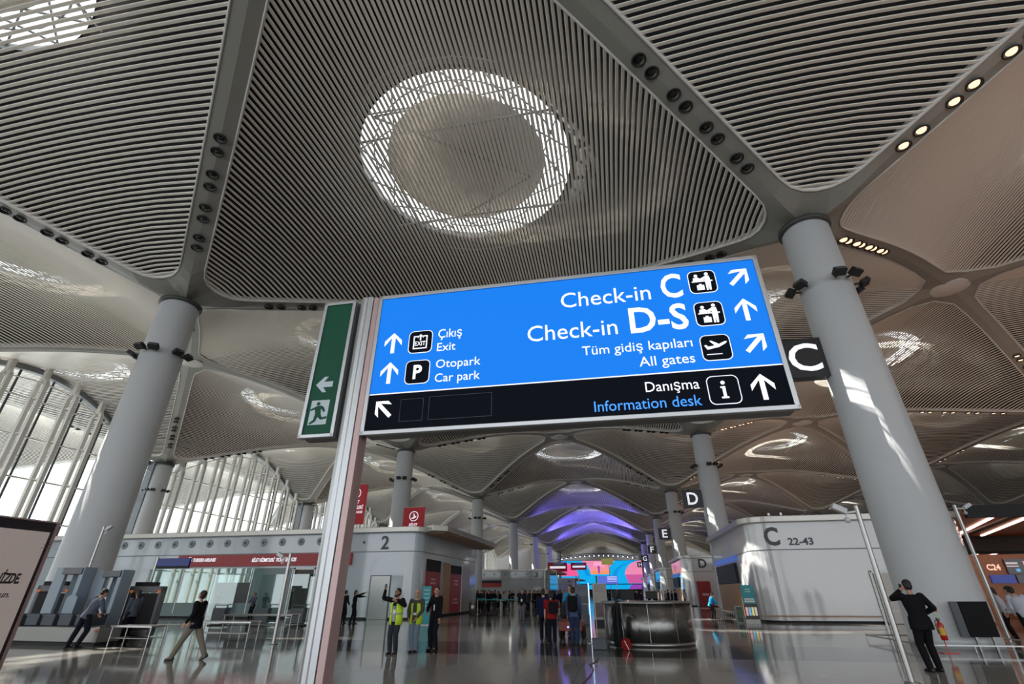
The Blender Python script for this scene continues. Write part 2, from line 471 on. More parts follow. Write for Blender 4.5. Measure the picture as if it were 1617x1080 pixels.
# floodlights clamped on columns
fb = MB(); fb.box((0,-.10,.0), (.50,.34,.22), rx=R(-25)); fb.bar((0,.05,.0),(0,.34,.0),.06)
fl_me = fb.mesh('body', mblack); gl_me = MB().box((0,-.27,.09),(.42,.02,.17), rx=R(-25)).mesh('front_glass', mat('lamp glass', (.08,.08,.09), .1))
def flood(i, k, ang, z, label, grp):
    r = 1.24+(1.04-1.24)*z/17.4+.34
    t = thing('floodlight', label, 'floodlight', (i*18+{(-1,0):-.25,(1,0):-.2}.get((i,k),0)+r*math.cos(ang), k*36+r*math.sin(ang), z), ang+math.pi/2, grp)
    for nm, me in (('body',fl_me),('front_glass',gl_me)):
        c = bpy.data.objects.new(nm, me); COL.objects.link(c); c.parent = t
FW = {-150:'its left front', -75:'its front face', 0:'its right side', 75:'its back'}
for (i,k) in [(-1,0),(1,0),(-3,1),(-1,1),(1,1),(-1,2),(1,2)]:
    for a in (-165,-75,0):
        for e in (-14, 14):
            flood(i, k, R(a+e), 14.0, 'black floodlight on %s %s column, %s of pair on %s' % (DIST[k] if k else 'nearest', CN[i], 'left' if e < 0 else 'right', {-165:'its left side',-75:'its front',0:'its right side'}[a]), 'floodlights around the columns, %s' % CN[i])

# ------------------------------------------------------------------ glazed street front on the left
def arch(y, k):                      # underside of the ceiling along the column line x = -54
    return zf(y-(36*k+18), 0)
XW = -56.2
for k in range(-1, 7):
    w = bpy.data.objects.new('window_%d' % (k+2), None); COL.objects.link(w); w.location = (XW, 36*k+18, 0); w['kind'] = 'structure'
    y0 = 36*k
    n = 40; pts = [(y0+36*j/n, arch(y0+36*j/n, k)) for j in range(n+1)]
    MB().prism([(y0,0)]+[(a, b-.3) for a, b in pts]+[(y0+36,0)], XW-.02, XW+.02, 'x').build('glass', clear_m, w, True)
    ab = MB()
    for (a,b),(c,d) in zip(pts[:-1], pts[1:]): ab.bar((XW+.3,a,b-.35),(XW+.3,c,d-.35),.7,.55)
    ab.build('arch_beam', mat('arch beam', (.16,.17,.18), .5), w, True)
    for j in range(1, 10):
        y = y0+3.6*j; zt = arch(y, k)-.2
        m = MB(); m.bar((-54.3,y,0),(-54.3,y,zt-1.6),.36,.42); m.bar((-54.3,y,zt-1.6),(-54.75,y,zt-.9),.36,.42)
        m.bar((-55.5,y,0),(-55.5,y,zt-1.6),.36,.42); m.bar((-55.5,y,zt-1.6),(-54.95,y,zt-.9),.36,.42)
        m.bar((-54.85,y,zt-1.1),(-54.85,y,zt+.3),.55,.5)
        for z in (4.4,8.6,12.8,17.0,21.0):
            if z < zt-1.5: m.bar((-54.3,y,z),(-56.1,y,z),.14)
        m.build('mullion', mull_m, w, True)
    for j in range(10):
        y = y0+3.6*j+1.8; m = MB(); m.bar((XW+.1,y,0),(XW+.1,y,arch(y,k)-.5),.12,.2); m.build('glazing_bar', dmull_m, w, True)
    for z in (4.4,8.6,12.8,17.0,21.0):
        ys = [a for a, b in pts if b-.6 > z]
        m = MB(); m.bar((XW+.22,ys[0],z),(XW+.22,ys[-1],z),.13,.17); m.build('rail', mull_m, w, True)
    # thin roof-edge tubes following the arch
    m = MB()
    for (a,b),(c,d) in zip(pts[1:-2:2], pts[3::2]): m.tube([(-54.9,a,b-1.7),(-54.9,c,d-1.7)],.07,6,False)
    m.build('arch_tube', mull_m, w, True)
    MB().box((-55.3,y0,9),(1.0,1.9,18)).build('pier', mat('pier', (.25,.27,.30), .4), w, True)

# ------------------------------------------------------------------ check-in islands
def island(x0, x1, y0, y1, h, wall, label, name='check_in_island', r=1.0, ledge_out=.5, group=None, jz=3.82):
    t = thing(name, label, 'kiosk building', ((x0+x1)/2, (y0+y1)/2, 0), 0, group)
    cx, cy = (x0+x1)/2, (y0+y1)/2
    MB().prism(rrect(cx,cy,x1-x0,y1-y0,r,8), .12, h-.35, 'z').build('wall_cladding', wall, t, True)
    MB().prism(rrect(cx,cy,x1-x0-.3,y1-y0-.3,r,8), .0, .12, 'z').build('plinth', mblack, t, True)
    MB().prism(rrect(cx,cy,x1-x0+2*ledge_out,y1-y0+2*ledge_out,r+.3,8), h-.35, h, 'z').build('roof_ledge', ledge_m, t, True, bevel=.03)
    mb = MB(); mb.prism(rrect(cx,cy,x1-x0+.03,y1-y0+.03,r,8), jz, jz+.05, 'z')
    mb.build('panel_joint', joint_m, t, True)
    return t
Y0 = 13.0
B2 = island(-40, -6.3, 13.3, 29.5, 5.75, blue_w, 'blue-grey glossy island with large 2, red fascia and ticket window', jz=4.14)
for j in range(13):
    x = -31.0+1.545*j
    if x > -12: break
    v = MB().lathe([(.0,.0),(.10,.0),(.11,-.03),(.26,-.05),(.27,.0)], 20)
    v.v = [(x+a, 13.29+c, 4.93+b) for a, b, c in v.v]
    o = v.build('air_nozzle', mat('nozzle', (.30,.33,.36), .4), B2, True)
    v = MB().lathe([(0,-.035),(.10,-.035)], 14); v.v = [(x+a, 13.29+c, 4.93+b) for a, b, c in v.v]; q = v.build('nozzle_hole', black_m, None)
    q.parent = o; q.location = -pmat(o.parent).translation
v = MB().lathe([(.0,-.01),(.07,-.03),(.09,.0)], 14); v.v = [(-10.54+a, 13.29+c, 4.8+b) for a, b, c in v.v]; v.build('sensor', black_m, B2, True)
flat_text('2', 'numeral', ltr_m, B2, -9.2, -8.62, 4.33, .84, y=13.27, bold=.02, world=True, depth=.03)
f = MB().box((-18.35,13.15,3.72),(14.2,.24,.78)).build('red_fascia', red_m, B2, True)
flat_text('TURKISH AIRLINES', 'lettering', whitee, B2, -24.1, -22.15, 3.68, .22, y=13.02, bold=.03, world=True, shear=.2)
flat_text('BİLET HİZMETLERİ  TICKET SERVICES', 'lettering', whitee, B2, -19.1, -15.5, 3.62, .22, y=13.02, bold=.03, world=True, shear=.2)
def bird(cx, cz, r, y, parent, m, world=True, s=1):
    """round emblem: ring with a rising swoosh wing"""
    mb = MB(); n = 28
    for k in range(n):
        a, b = 2*math.pi*k/n, 2*math.pi*(k+1)/n
        mb.add([(cx+r*math.cos(a),y,cz+r*math.sin(a)),(cx+r*math.cos(b),y,cz+r*math.sin(b)),(cx+.86*r*math.cos(b),y,cz+.86*r*math.sin(b)),(cx+.86*r*math.cos(a),y,cz+.86*r*math.sin(a))],[(0,1,2,3)])
    pts = [(-.62,-.42),(-.1,-.5),(.35,-.32),(.62,.0),(.45,-.02),(.25,-.12),(.35,.15),(.18,.05),(.1,.35),(-.05,.72),(-.12,.35),(-.05,.05),(.0,-.15),(-.3,-.28)]
    mb.add([(cx+r*a,y,cz+r*b) for a,b in pts],[tuple(range(len(pts)))])
    return mb.build('emblem', m, parent, world, fix=False)
bird(-24.42, 3.78, .22, 13.02, B2, whitee)
# ticket window, glazed front with counter behind
MB().box((-21.8,13.26,1.75),(12.2,.06,2.9)).build('glazing', booth_glass, B2, True)
wf = MB()
for x in (-27.9,-24.8,-21.9,-18.9,-15.75): wf.box((x,13.22,1.75),(.05,.05,2.9))
wf.build('glazing_bar', alu_m, B2, True)
MB().box((-21.8,13.24,.55),(12.2,.05,.85)).build('lower_panel', mat('teal panel', (.10,.16,.17), .25), B2, True)
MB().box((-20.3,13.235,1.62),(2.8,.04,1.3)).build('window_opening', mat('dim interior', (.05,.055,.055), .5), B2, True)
MB().box((-17.0,13.225,1.75),(2.4,.03,2.9)).build('screen_panel', mat('dark teal glass', (.045,.085,.09), .12), B2, True)
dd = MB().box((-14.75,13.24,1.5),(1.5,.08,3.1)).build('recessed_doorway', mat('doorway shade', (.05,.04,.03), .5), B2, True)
m = MB(); m.box((-15.55,13.2,1.6),(.12,.16,3.2)); m.box((-13.95,13.2,1.6),(.12,.16,3.2)); m.box((-14.75,13.2,3.15),(1.7,.16,.14)); m.build('door_frame', steel_d, B2, True)
d = MB().box((-8.93,13.27,1.3),(1.38,.07,2.58)).build('steel_door', steel_m, B2, True)
m = MB(); m.tube([(-8.4,13.22,1.1),(-8.4,13.16,1.1),(-8.62,13.16,1.1)],.018,8); o = m.build('door_handle', steel_d, d, True)
m = MB(); m.box((-9.66,13.28,1.32),(.05,.06,2.64)); m.box((-8.2,13.28,1.32),(.05,.06,2.64)); m.box((-8.93,13.28,2.64),(1.5,.06,.05)); m.build('door_surround', joint_m, B2, True)
# side facing the aisle
SX = -6.28
for (a, b, z0, z1, mm, nm) in ((14.9,17.9,2.95,3.75,mblack,'screen_header'),(14.9,17.9,.15,2.95,red_m,'red_poster'),(20.6,23.6,2.95,3.6,mblack,'screen_header'),(20.6,23.6,.15,2.95,red_m,'red_poster'),(18.7,20.5,.15,3.7,wood_m,'wood_panel'),(23.9,26.4,.15,3.7,steel_m,'steel_panel'),(17.95,18.65,.15,3.7,steel_m,'steel_panel')):
    MB().box((SX,(a+b)/2,(z0+z1)/2),(.08,b-a,z1-z0)).build(nm, mm, B2, True)
for yy in (16.4, 22.1):
    bx = MB()
    for (z, hw) in ((2.45,.45),(2.2,.55),(1.1,.6),(.85,.75)): bx.box((SX+.045,yy,z),(.01,hw*2,.12))
    bx.build('poster_lettering', mat('poster text', (.65,.45,.45), .5), B2, True)
# wedge-shaped timber canopy over the aisle side
cp = MB(); cp.prism([(-6.4,14.0),(-5.3,12.9),(-4.4,13.6),(-4.2,27.5),(-4.6,29.2),(-6.4,29.2)], 5.42, 5.82, 'z')
cp.build('canopy', ledge_m, B2, True, bevel=.03)
cp = MB(); cp.prism([(-6.3,14.4),(-4.7,13.7),(-4.45,27.4),(-4.8,29.0),(-6.3,29.0)], 5.34, 5.42, 'z'); cp.build('canopy_soffit', wood_m, B2, True)
# red banners on masts rising from the roof
def banner(x, y, w, z0, z1, label):
    t = thing('banner', label, 'banner', (x, y, 5.755), 0, 'red hanging banners above the ticket island')
    MB().box((0,0,(z0+z1)/2-5.75),(w,.04,z1-z0)).build('cloth', redb_m, t)
    m = MB(); m.tube([(0,.08,0),(0,.08,z1-5.75+.05)],.04,8); m.bar((-w/2-.03,.05,z1-5.75),(w/2+.03,.05,z1-5.75),.05); m.build('mast', steel_m, t)
    s = w/2.0; top = z1-5.75
    bird(0, top-.75*s, .42*s, -.03, t, whitee, world=False)
    for tx, zz, cap in (('BİLET',1.62,.26),('HİZMETLERİ',2.05,.26),('TICKET SERVICES',2.4,.17)):
        if zz*s < z1-z0-.05: flat_text(tx, 'lettering', whitee, t, *((-.78*s,.78*s) if len(tx) > 6 else (-.40*s,.40*s)), top-zz*s, cap*s, y=-.03, bold=.02, shear=.2)
banner(-14.5, 18.5, 2.0, 6.7, 10.0, 'red banner hanging left, partly hidden behind the sign post')
banner(-12.7, 27.5, 2.3, 6.4, 9.35, 'red banner with white emblem above the corner of the blue-grey island')
# far left islands 3 and 4
def left_island(y0, num, label, hx=-6.3):
    t = island(-40, hx, y0, y0+17, 5.75, mat('grey enamel panel', (.36,.38,.39), .12, coat=.5), label)
    flat_text(num, 'numeral', ltr_m, t, hx-2.9, hx-2.2, 4.35, .8, y=y0-.03, bold=.02, world=True, depth=.03)
    mb = MB()
    for j in range(9):
        x = hx-4.6-2.2*j
        mb.box((x,y0-.02,4.85),(.24,.04,.24))
    mb.build('air_nozzle', black_m, t, True)
    MB().box((hx-13,y0-.06,2.9),(6.5,.1,.8)).build('red_fascia', red_m, t, True)
    MB().box((hx-13,y0-.06,3.5),(6.5,.1,.5)).build('fascia_top', mblack, t, True)
    MB().box((hx-2.4,y0-.05,1.3),(1.5,.08,2.5)).build('steel_door', steel_m, t, True)
    cp = MB(); cp.prism([(hx-.2,y0+.5),(hx+1.3,y0),(hx+2.2,y0+.8),(hx+2.2,y0+15),(hx-.2,y0+16)], 5.0, 5.35, 'z'); cp.build('canopy', wood_m, t, True)
    return t
B3 = left_island(85.0, '3', 'distant grey island with numeral 3 on the left of the aisle')
B4 = left_island(157.0, '4', 'farthest grey island with numeral 4 beside the big screen')
for (bx_, by_, bz_, nm_) in ((-5.2, 155.6, 9.2, 'small red hanging banner beside the distant numeral 4 island'), (-8.5, 121, 7.6, 'small red box banner above the distant aisle left of the screen')):
    t = thing('banner', nm_, 'banner', (bx_, by_, bz_-1.2), 0)
    MB().box((0,0,1.2),(5.2,.3,2.2)).build('cloth', redb_m, t)
    MB().box((.1,-.17,1.1),(4.2,.03,.55)).build('white_stripe', whitee, t)
    MB().box((.4,-.17,1.9),(3.0,.03,.4)).build('blue_stripe', mat('cyan print', (.05,.35,.6), .5), t)
    MB().bar((0,0,-(bz_-1.2)+.0),(0,0,.1),.12).build('mast', steel_d, t)

# white islands on the right, one per letter
RI = {}
for j, (let, nums) in enumerate((('C','22-43'),('D','23-44'),('E','23-44'),('F',''),('G',''))):
    y0 = 13.0+36*j
    t = island(15.3, 27.2 if j == 0 else 27.0, y0, y0+14.2, 5.75, white_m, {0:'large white glossy island marked C 22-43',1:'white island marked D beyond the first',2:'white island marked E, third in line',3:'small distant white island, fourth in line',4:'farthest white island, fifth in line'}[j], ledge_out=.35, r=1.1)
    RI[let] = t
    if j < 3:
        flat_text(let, 'letter', ltr_m, t, 16.15 if j == 0 else 17.0+j*.3, 17.0 if j == 0 else 18.0+j*.3, 4.12 if j == 0 else 4.3, .96, y=y0-.03, bold=.03, world=True, depth=.04)
        flat_text(nums, 'number', ltr_m, t, 17.45 if j == 0 else 18.6+j*.3, 18.85 if j == 0 else 20.1+j*.3, 4.10, .38, y=y0-.03, bold=.02, world=True, depth=.03)
    # aisle side: blue header, screen bank, timber panel
    X = 15.27
    MB().box((X-.03,y0+8.6,3.66),(.1,8.2,.34)).build('lit_header', mat('lit header', (.05,.12,.4), .4, emit=(.08,.20,.75), es=.35), t, True)
    MB().box((X-.09,y0+8.4,2.75),(.16,7.0,1.25)).build('screen_bank', mat('screen bank', (.008,.010,.02), .45, spec=.2), t, True)
    MB().box((X-.02,y0+8.6,1.1),(.1,7.6,2.0)).build('timber_panel', wood_m, t, True)
C_ = RI['C']
d = MB().box((22.4,12.97,1.27),(1.75,.07,2.5)).build('steel_door', mat('door steel', (.24,.22,.20), .38, .7), C_, True)
m = MB(); m.box((21.4,12.97,1.32),(.12,.09,2.64)); m.box((23.35,12.97,1.32),(.12,.09,2.64)); m.box((22.4,12.97,2.62),(2.05,.09,.1)); m.box((22.4,12.97,.62),(2.0,.1,.03)); m.build('door_surround', steel_d, C_, True)
m = MB(); m.tube([(21.75,12.93,1.1),(21.75,12.87,1.1),(21.95,12.87,1.1)],.02,8); m.build('door_handle', steel_d, d, True)
MB().box((18.2,12.9,.35),(6.2,.18,.06)).build('kick_rail', wood_m, C_, True)
MB().box((26.2,12.95,1.6),(.3,.08,.5)).build('control_box', joint_m, C_, True)
for s_ in (16.6,17.3): MB().box((s_,12.6,5.83),(.12,.12,.16)).build('ledge_bracket', steel_m, C_, True)

# check-in counters C24 with timber canopy and slanted light lines
def canopy(y0, x0, x1, label, z=5.55):
    t = thing('check_in_canopy', label, 'canopy', ((x0+x1)/2, y0+8, 0))
    MB().box(((x0+x1)/2,y0+7.5,z+.3),(x1-x0,15.5,.3)).build('deck', owood_m, t, True)
    MB().box(((x0+x1)/2,y0-.3,z+.25),(x1-x0,.25,.7)).build('fascia', mblack, t, True)
    MB().box(((x0+x1)/2,y0+15.3,z-.35),(x1-x0,.25,1.3)).build('back_fascia', mblack, t, True)
    bm_ = MB()
    for k in range(int((x1-x0)/9)): bm_.bar((x0+3+k*9,y0,z+.1),(x0+8+k*9,y0+15,z+.1),.5,.12)
    bm_.build('beam', mat('dark beam', (.05,.025,.015), .5), t, True)
    k = 0
    for x in np.arange(x0-1.5, x1-6, 2.0):
        k += 1
        if k % 5 == 0: continue
        a = Vector((x, y0+1.6, z+.1)); b = Vector((x+4.7, y0+14.2, z+.1))
        if x < x0: a = a.lerp(b, (x0-x+.3)/4.7)
        MB().bar(a, b, .16, .08).build('light_line', mat('light line', (1,.85,.8), .3, emit=(1.0,.66,.56), es=5.0), t, True)
    for x in (x0+.4, x0+14, x1-.4): MB().bar((x,y0+14,0),(x,y0+14,z+.2),.3).build('post', steel_d, t, True)
    return t
canopy(14.0, 27.8, 58, 'orange timber canopy with slanted light lines right of the white C island')
canopy(50.0, 27.8, 70, 'farther orange timber canopy with light lines, behind the first')
t = thing('check_in_counter', 'orange timber counter wall with C24 and screens under the nearer canopy', 'counter', (36, 21, 0))
MB().box((42,20.4,1.9),(24,.3,3.8)).build('back_wall', owood_m, t, True)
flat_text('C24', 'lettering', mat('warm letters', (.9,.6,.45), .4, emit=(1,.62,.45), es=.8), t, 31.65, 32.45, 2.85, .34, y=20.22, bold=.03, world=True)
pc = [mat('print %d' % i, c, .5, emit=c, es=.6) for i, c in enumerate([(.7,.35,.35),(.15,.45,.7),(.6,.6,.2),(.6,.5,.5)])]
def adscreen(cx, cz, w, h, nm='advert_screen'):
    s = MB().box((cx,20.18,cz),(w,.1,h)).build(nm, mat('screen face', (.02,.02,.03), .15), t, True)
    for a, b, c_, d_, mm in ((-.3,.22,.36,.14,3),(-.3,.02,.36,.08,3),(-.18,-.25,.12,.2,1),(.1,.0,.1,.7,0),(.2,.05,.1,.7,2),(.32,.0,.12,.7,0)):
        MB().box((cx+a*w,20.12,cz+b*h),(c_*w,.02,d_*h)).build('screen_image', pc[mm], s, True)
adscreen(33.7, 3.05, 1.9, .9); adscreen(37.5, 3.05, 1.9, .9)
MB().box((32.3,20.18,2.3),(1.4,.1,.5)).build('flight_screen', mat('flight screen', (.02,.03,.15), .4, emit=(.04,.07,.35), es=.5), t, True)
MB().box((33.6,20.18,2.3),(1.0,.1,.5)).build('flight_screen', mat('screen face', (.02,.02,.03)), t, True)
MB().box((34.6,20.16,1.6),(.7,.08,.9)).build('poster', mat('pink poster', (.6,.42,.40), .5), t, True)
for k in range(4): MB().box((33+3.4*k,18.6,.55),(2.0,.9,1.1)).build('desk', steel_m, t, True, bevel=.03)

# letter box signs hung on the right aisle columns
for k, L_ in enumerate('CDEFGH'):
    t = thing('letter_sign', 'black box sign with white letter %s on the %s right aisle column' % (L_, DIST[k] if k else 'nearest'), 'sign', (15.9, 36*k, 10.6), 0, 'letter signs on the right columns')
    MB().box((0,0,0),(2.05,.5,1.85)).build('box', black_m, t, bevel=.03)
    cu = {'C':1.25,'D':1.1,'E':.85,'F':.8,'G':1.2,'H':1.1}[L_]
    flat_text(L_, 'letter', whitee, t, -cu/2, cu/2, -.62, 1.24, y=-.27, bold=.012, depth=.02)
    MB().box((1.3,0,.45),(.9,.12,.12)).build('bracket', mblack, t); MB().box((1.3,0,-.45),(.9,.12,.12)).build('bracket', mblack, t)

# ------------------------------------------------------------------ the large wayfinding sign
ZB = 3.2; SG = (4.426, -16.253, ZB); SA = .00762
# post stands on the floor
t = thing('sign_post', 'tall ribbed aluminium post carrying the blue sign', 'post', (4.426-.175, -16.20, 0), SA)
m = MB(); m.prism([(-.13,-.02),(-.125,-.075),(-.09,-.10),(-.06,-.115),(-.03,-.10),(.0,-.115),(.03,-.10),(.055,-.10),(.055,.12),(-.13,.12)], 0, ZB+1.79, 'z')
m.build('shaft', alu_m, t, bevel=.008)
m = MB(); m.prism([(.058,-.085),(.118,-.06),(.125,-.02),(.125,.11),(.058,.12)], 0, ZB+1.79, 'z'); m.build('side_profile', alup_m, t, label='aluminium side strip of the post, red reflection put into its colour', bevel=.006)  # the strip's pink is reflected red, painted into its base colour
MB().box((0,.02,.02),(.6,.5,.04)).build('base_plate', steel_d, t)
S = thing('wayfinding_sign', 'large blue and black airport direction sign with check-in arrows', 'sign', SG, SA)
SW, SH = 4.472, 1.747
m = MB(); m.box((SW/2,.13,SH/2),(SW+.06,.24,SH+.06)); m.build('cabinet', mat('sign cabinet', (.22,.22,.22), .4, .6), S, bevel=.01)
m = MB(); fw = .05
m.box((SW/2,.0,SH+.022),(SW+.1,.06,fw)); m.box((SW/2,.0,-.022),(SW+.1,.06,fw)); m.box((-.022,.0,SH/2),(fw,.06,SH+.09)); m.box((SW+.022,.0,SH/2),(fw,.06,SH+.09))
m.build('frame', alu_m, S, bevel=.006)
MB().box((SW/2,0.0,(SH+.435)/2),(SW,.02,SH-.435)).build('blue_face', bluee, S)
MB().box((SW/2,0.0,.4325/2),(SW,.02,.4325)).build('black_face', nightf, S)
MB().box((SW/2,-.012,.436),(SW,.006,.012)).build('divider_line', whitee, S)
kk = SW/4.405; kv = SH/1.724
def st(s, x0, x1, b, c, m=whitee, bold=0.0): return flat_text(s, 'lettering', m, S, x0*kk, x1*kk, b*kv, c*kv, y=-.014, bold=bold)
st('Check-in', 2.245, 3.256, 1.337, .196); st('C', 3.378, 3.606, 1.337, .298, bold=.02)
st('Check-in', 1.845, 2.848, .934, .197); st('D-S', 2.987, 3.605, .934, .302, bold=.02)
st('Tüm gidiş kapıları', 2.445, 3.596, .708, .107); st('All gates', 3.031, 3.592, .523, .108)
st('Danışma', 3.057, 3.584, .234, .108); st('Information desk', 2.524, 3.578, .057, .112, lbluee)
st('Çıkış', .775, 1.064, 1.093, .115); st('Exit', .771, .995, .920, .104)
st('Otopark', .774, 1.300, .703, .102); st('Car park', .773, 1.298, .528, .102)
def arrow(cx, cz, size, ang, m, parent, y=-.014, w=.17, nm='arrow'):
    """arrow pointing up, rotated by ang; shaft and open chevron head"""
    s = size; t_ = w*s
    hd = [(0,.5),(.40,.10),(.40-.0,.10-.24),(.0+t_/s/2,.27),(t_/s/2,-.5),(-t_/s/2,-.5),(-t_/s/2,.27),(-.40,-.14),(-.40,.10)]
    c, sn = math.cos(ang), math.sin(ang)
    pts = [(cx+s*(a*c-b*sn), cz+s*(a*sn+b*c)) for a, b in hd]
    return MB().prism(pts, y-.002, y+.002).build(nm, m, parent)
for cx, cz, a in ((4.218,1.515,-45),(4.20,1.092,0),(4.21,.692,-45),(4.17,.207,0),(.213,1.081,0),(.21,.69,0)):
    arrow(cx*kk, cz*kv, .272*kk, R(a), whitee, S)
arrow(.190*kk, .250*kv, .26*kk, R(45), whitee, S)
def tile(cx, cz, w=.298):
    MB().prism(rrect(cx*kk,cz*kv,w*kk,w*kk,.062), -.013, -.011).build('pictogram_border', whitee, S)
    return MB().prism(rrect(cx*kk,cz*kv,(w-.018)*kk,(w-.018)*kk,.055), -.0155, -.0125).build('pictogram', nightf, S)
def pic(parts, cx, cz):
    m = MB()
    for kind, a in parts:
        if kind == 'c': m.prism([(cx*kk+p, cz*kv+q) for p, q in circ(a[0],a[1],a[2],12)], -.019, -.016)
        else: m.prism([(cx*kk+p, cz*kv+q) for p, q in a], -.019, -.016)
    return m.build('pictogram_figure', whitee, S)
for cx, cz in ((3.831,1.497),(3.829,1.083)):
    tile(cx, cz)
    pic([('c',(-.062,.083,.02)),('p',[(-.095,.055),(-.045,.06),(-.02,.04),(.015,.06),(.02,.05),(-.02,.015),(-.10,.015)]),
         ('p',[(-.115,.012),(.11,.012),(.11,-.002),(-.115,-.002)]),
         ('c',(.055,.098,.021)),('p',[(.03,.072),(.08,.072),(.088,.0),(.08,-.118),(.06,-.118),(.055,-.02),(.05,-.118),(.03,-.118),(.028,.03),(-.005,.005),(-.01,.018)]),
         ('p',[(-.07,-.045),(.01,-.045),(.01,-.11),(-.07,-.11)]),('p',[(-.045,-.03),(-.015,-.03),(-.015,-.045),(-.045,-.045)])], cx, cz)
tile(3.821, .674)
pic([('p',[(-.115,.03),(-.095,.035),(-.075,.012),(-.01,.022),(-.055,.078),(-.035,.08),(.035,.035),(.095,.062),(.12,.06),(.105,.04),(.03,.0),(-.09,-.022)]),('p',[(-.105,-.075),(.05,-.075),(.05,-.083),(-.105,-.083)])], 3.821, .674)
tile(.557, 1.066)
e = .088
pic([('p',[(-.03,e),(-.03,e-.014),(-e+.014,e-.014),(-e+.014,-e+.014),(e-.014,-e+.014),(e-.014,e-.014),(.03,e-.014),(.03,e),(e,e),(e,-e),(-e,-e),(-e,e)])], .557, 1.058)
flat_text('EXIT', 'lettering', whitee, S, (.557-.066)*kk, (.557+.066)*kk, 1.015*kv, .055, y=-.017, bold=.01)
arrow(.557*kk, 1.125*kv, .085, 0, whitee, S, y=-.018, w=.2)
tile(.555, .674); flat_text('P', 'lettering', whitee, S, .505*kk, .61*kk, .592*kv, .165, y=-.017, bold=.03)
tile(3.806, .203, .305)
pic([('c',(0,.075,.021)),('p',[(-.03,.035),(.016,.035),(.016,-.075),(.035,-.075),(.035,-.093),(-.035,-.093),(-.035,-.075),(-.014,-.075),(-.014,.017),(-.03,.017)])], 3.806, .203)
# faint blanked-out squares on the black strip
fo = MB()
def outline(mb, x0, x1, z0, z1, w=.004):
    for a, b in (((x0,z0),(x1,z0)),((x1,z0),(x1,z1)),((x1,z1),(x0,z1)),((x0,z1),(x0,z0))): mb.bar((a[0],-.012,a[1]),(b[0],-.012,b[1]),w)
outline(fo, .40, .67, .09, .35); outline(fo, .74, 1.46, .09, .36)
fo.build('faint_outline', mat('faint outline', (.05,.055,.07), .4), S)
# green exit sign on the other side of the post
E_ = thing('exit_sign', 'narrow dark green exit sign with arrow and running figure', 'sign', (4.426-.62, -16.25, ZB), SA)
X0, X1 = -.195, .245
m = MB(); m.box(((X0+X1)/2,.13,SH/2+.01),(X1-X0,.22,SH+.06)); m.box((X1+.03,.14,SH/2),(.06,.12,SH+.0)); m.build('cabinet', mat('sign cabinet', (.22,.22,.22)), E_, bevel=.01)
m = MB()
m.box(((X0+X1)/2,0,SH+.02),(X1-X0,.06,.045)); m.box(((X0+X1)/2,0,-.015),(X1-X0,.06,.045)); m.box((X0+.02,0,SH/2),(.045,.06,SH+.07)); m.box((X1-.02,0,SH/2),(.045,.06,SH+.07))
m.build('frame', alu_m, E_, bevel=.006)
MB().box(((X0+X1)/2,.0,SH/2),(X1-X0-.06,.02,SH)).build('green_face', greenf, E_)
a_ = MB(); cz = .62
a_.prism([(-.10,cz),(.00,cz+.10),(.05,cz+.10),(.0,cz+.035),(.12,cz+.035),(.12,cz-.035),(.0,cz-.035),(.05,cz-.10),(.0,cz-.10)], -.016, -.012); a_.build('arrow', palef, E_)
MB().prism([(-.11,.12),(.12,.12),(.12,.42),(-.11,.42)], -.014, -.011).build('door_mark', palef, E_)
q = MB(); q.prism(circ(-.015,.375,.022,12), -.02, -.016)
q.prism([(-.03,.345),(.03,.35),(.06,.33),(.085,.28),(.065,.27),(.04,.305),(.025,.31),(.035,.24),(.06,.205),(.115,.215),(.115,.19),(.045,.175),(.0,.215),(-.02,.16),(-.085,.125),(-.095,.14),(-.045,.18),(-.035,.25),(-.05,.31),(-.10,.29),(-.105,.31)], -.02, -.016)
q.build('running_figure', greenf, E_)

# advertising light box cut off by the left edge of the picture
AX = .19
t = thing('advert_totem', 'advertising board with black border at the bottom left corner', 'advertising board', (AX-.12, -17.3, 0))
MB().box((AX-.11,-17.3,1.2),(.20,2.94,2.4)).build('cabinet', alup_m, t, True, bevel=.015)
MB().box((AX-.004,-17.33,1.2),(.012,2.88,2.36)).build('black_border', mat('totem border', (.012,.013,.022), .2), t, True)
MB().box((AX+.004,-17.27,1.2),(.008,2.68,2.14)).build('poster', mat('poster paper', (.47,.40,.36), .5, emit=(.50,.42,.40), es=.25), t, True)
# lettering reads along +y seen from +x
def ytext(s, y1, base, cap, bold, shear, y0=None):
    return flat_text(s, 'lettering', black_m, t, y0, y1, base, cap, y=AX+.012, bold=bold, plane='yz', world=True, shear=shear)
ytext('DENİZDE.', -16.05, 1.705, .10, .03, .2, y0=-16.42); ytext('mutluluk bizim olsun.', -16.09, 1.56, .065, .0, .2, y0=-16.9)
m = MB()
for k, z in enumerate((2.16,2.13,2.09)): m.tube([(AX+.006,-15.93-.02*k,z),(AX+.006,-15.90,z+.008),(AX+.006,-15.87,z+.004)],.004,5)
m.build('border_motif', mat('magenta motif', (.12,.01,.08), .4), t, True)

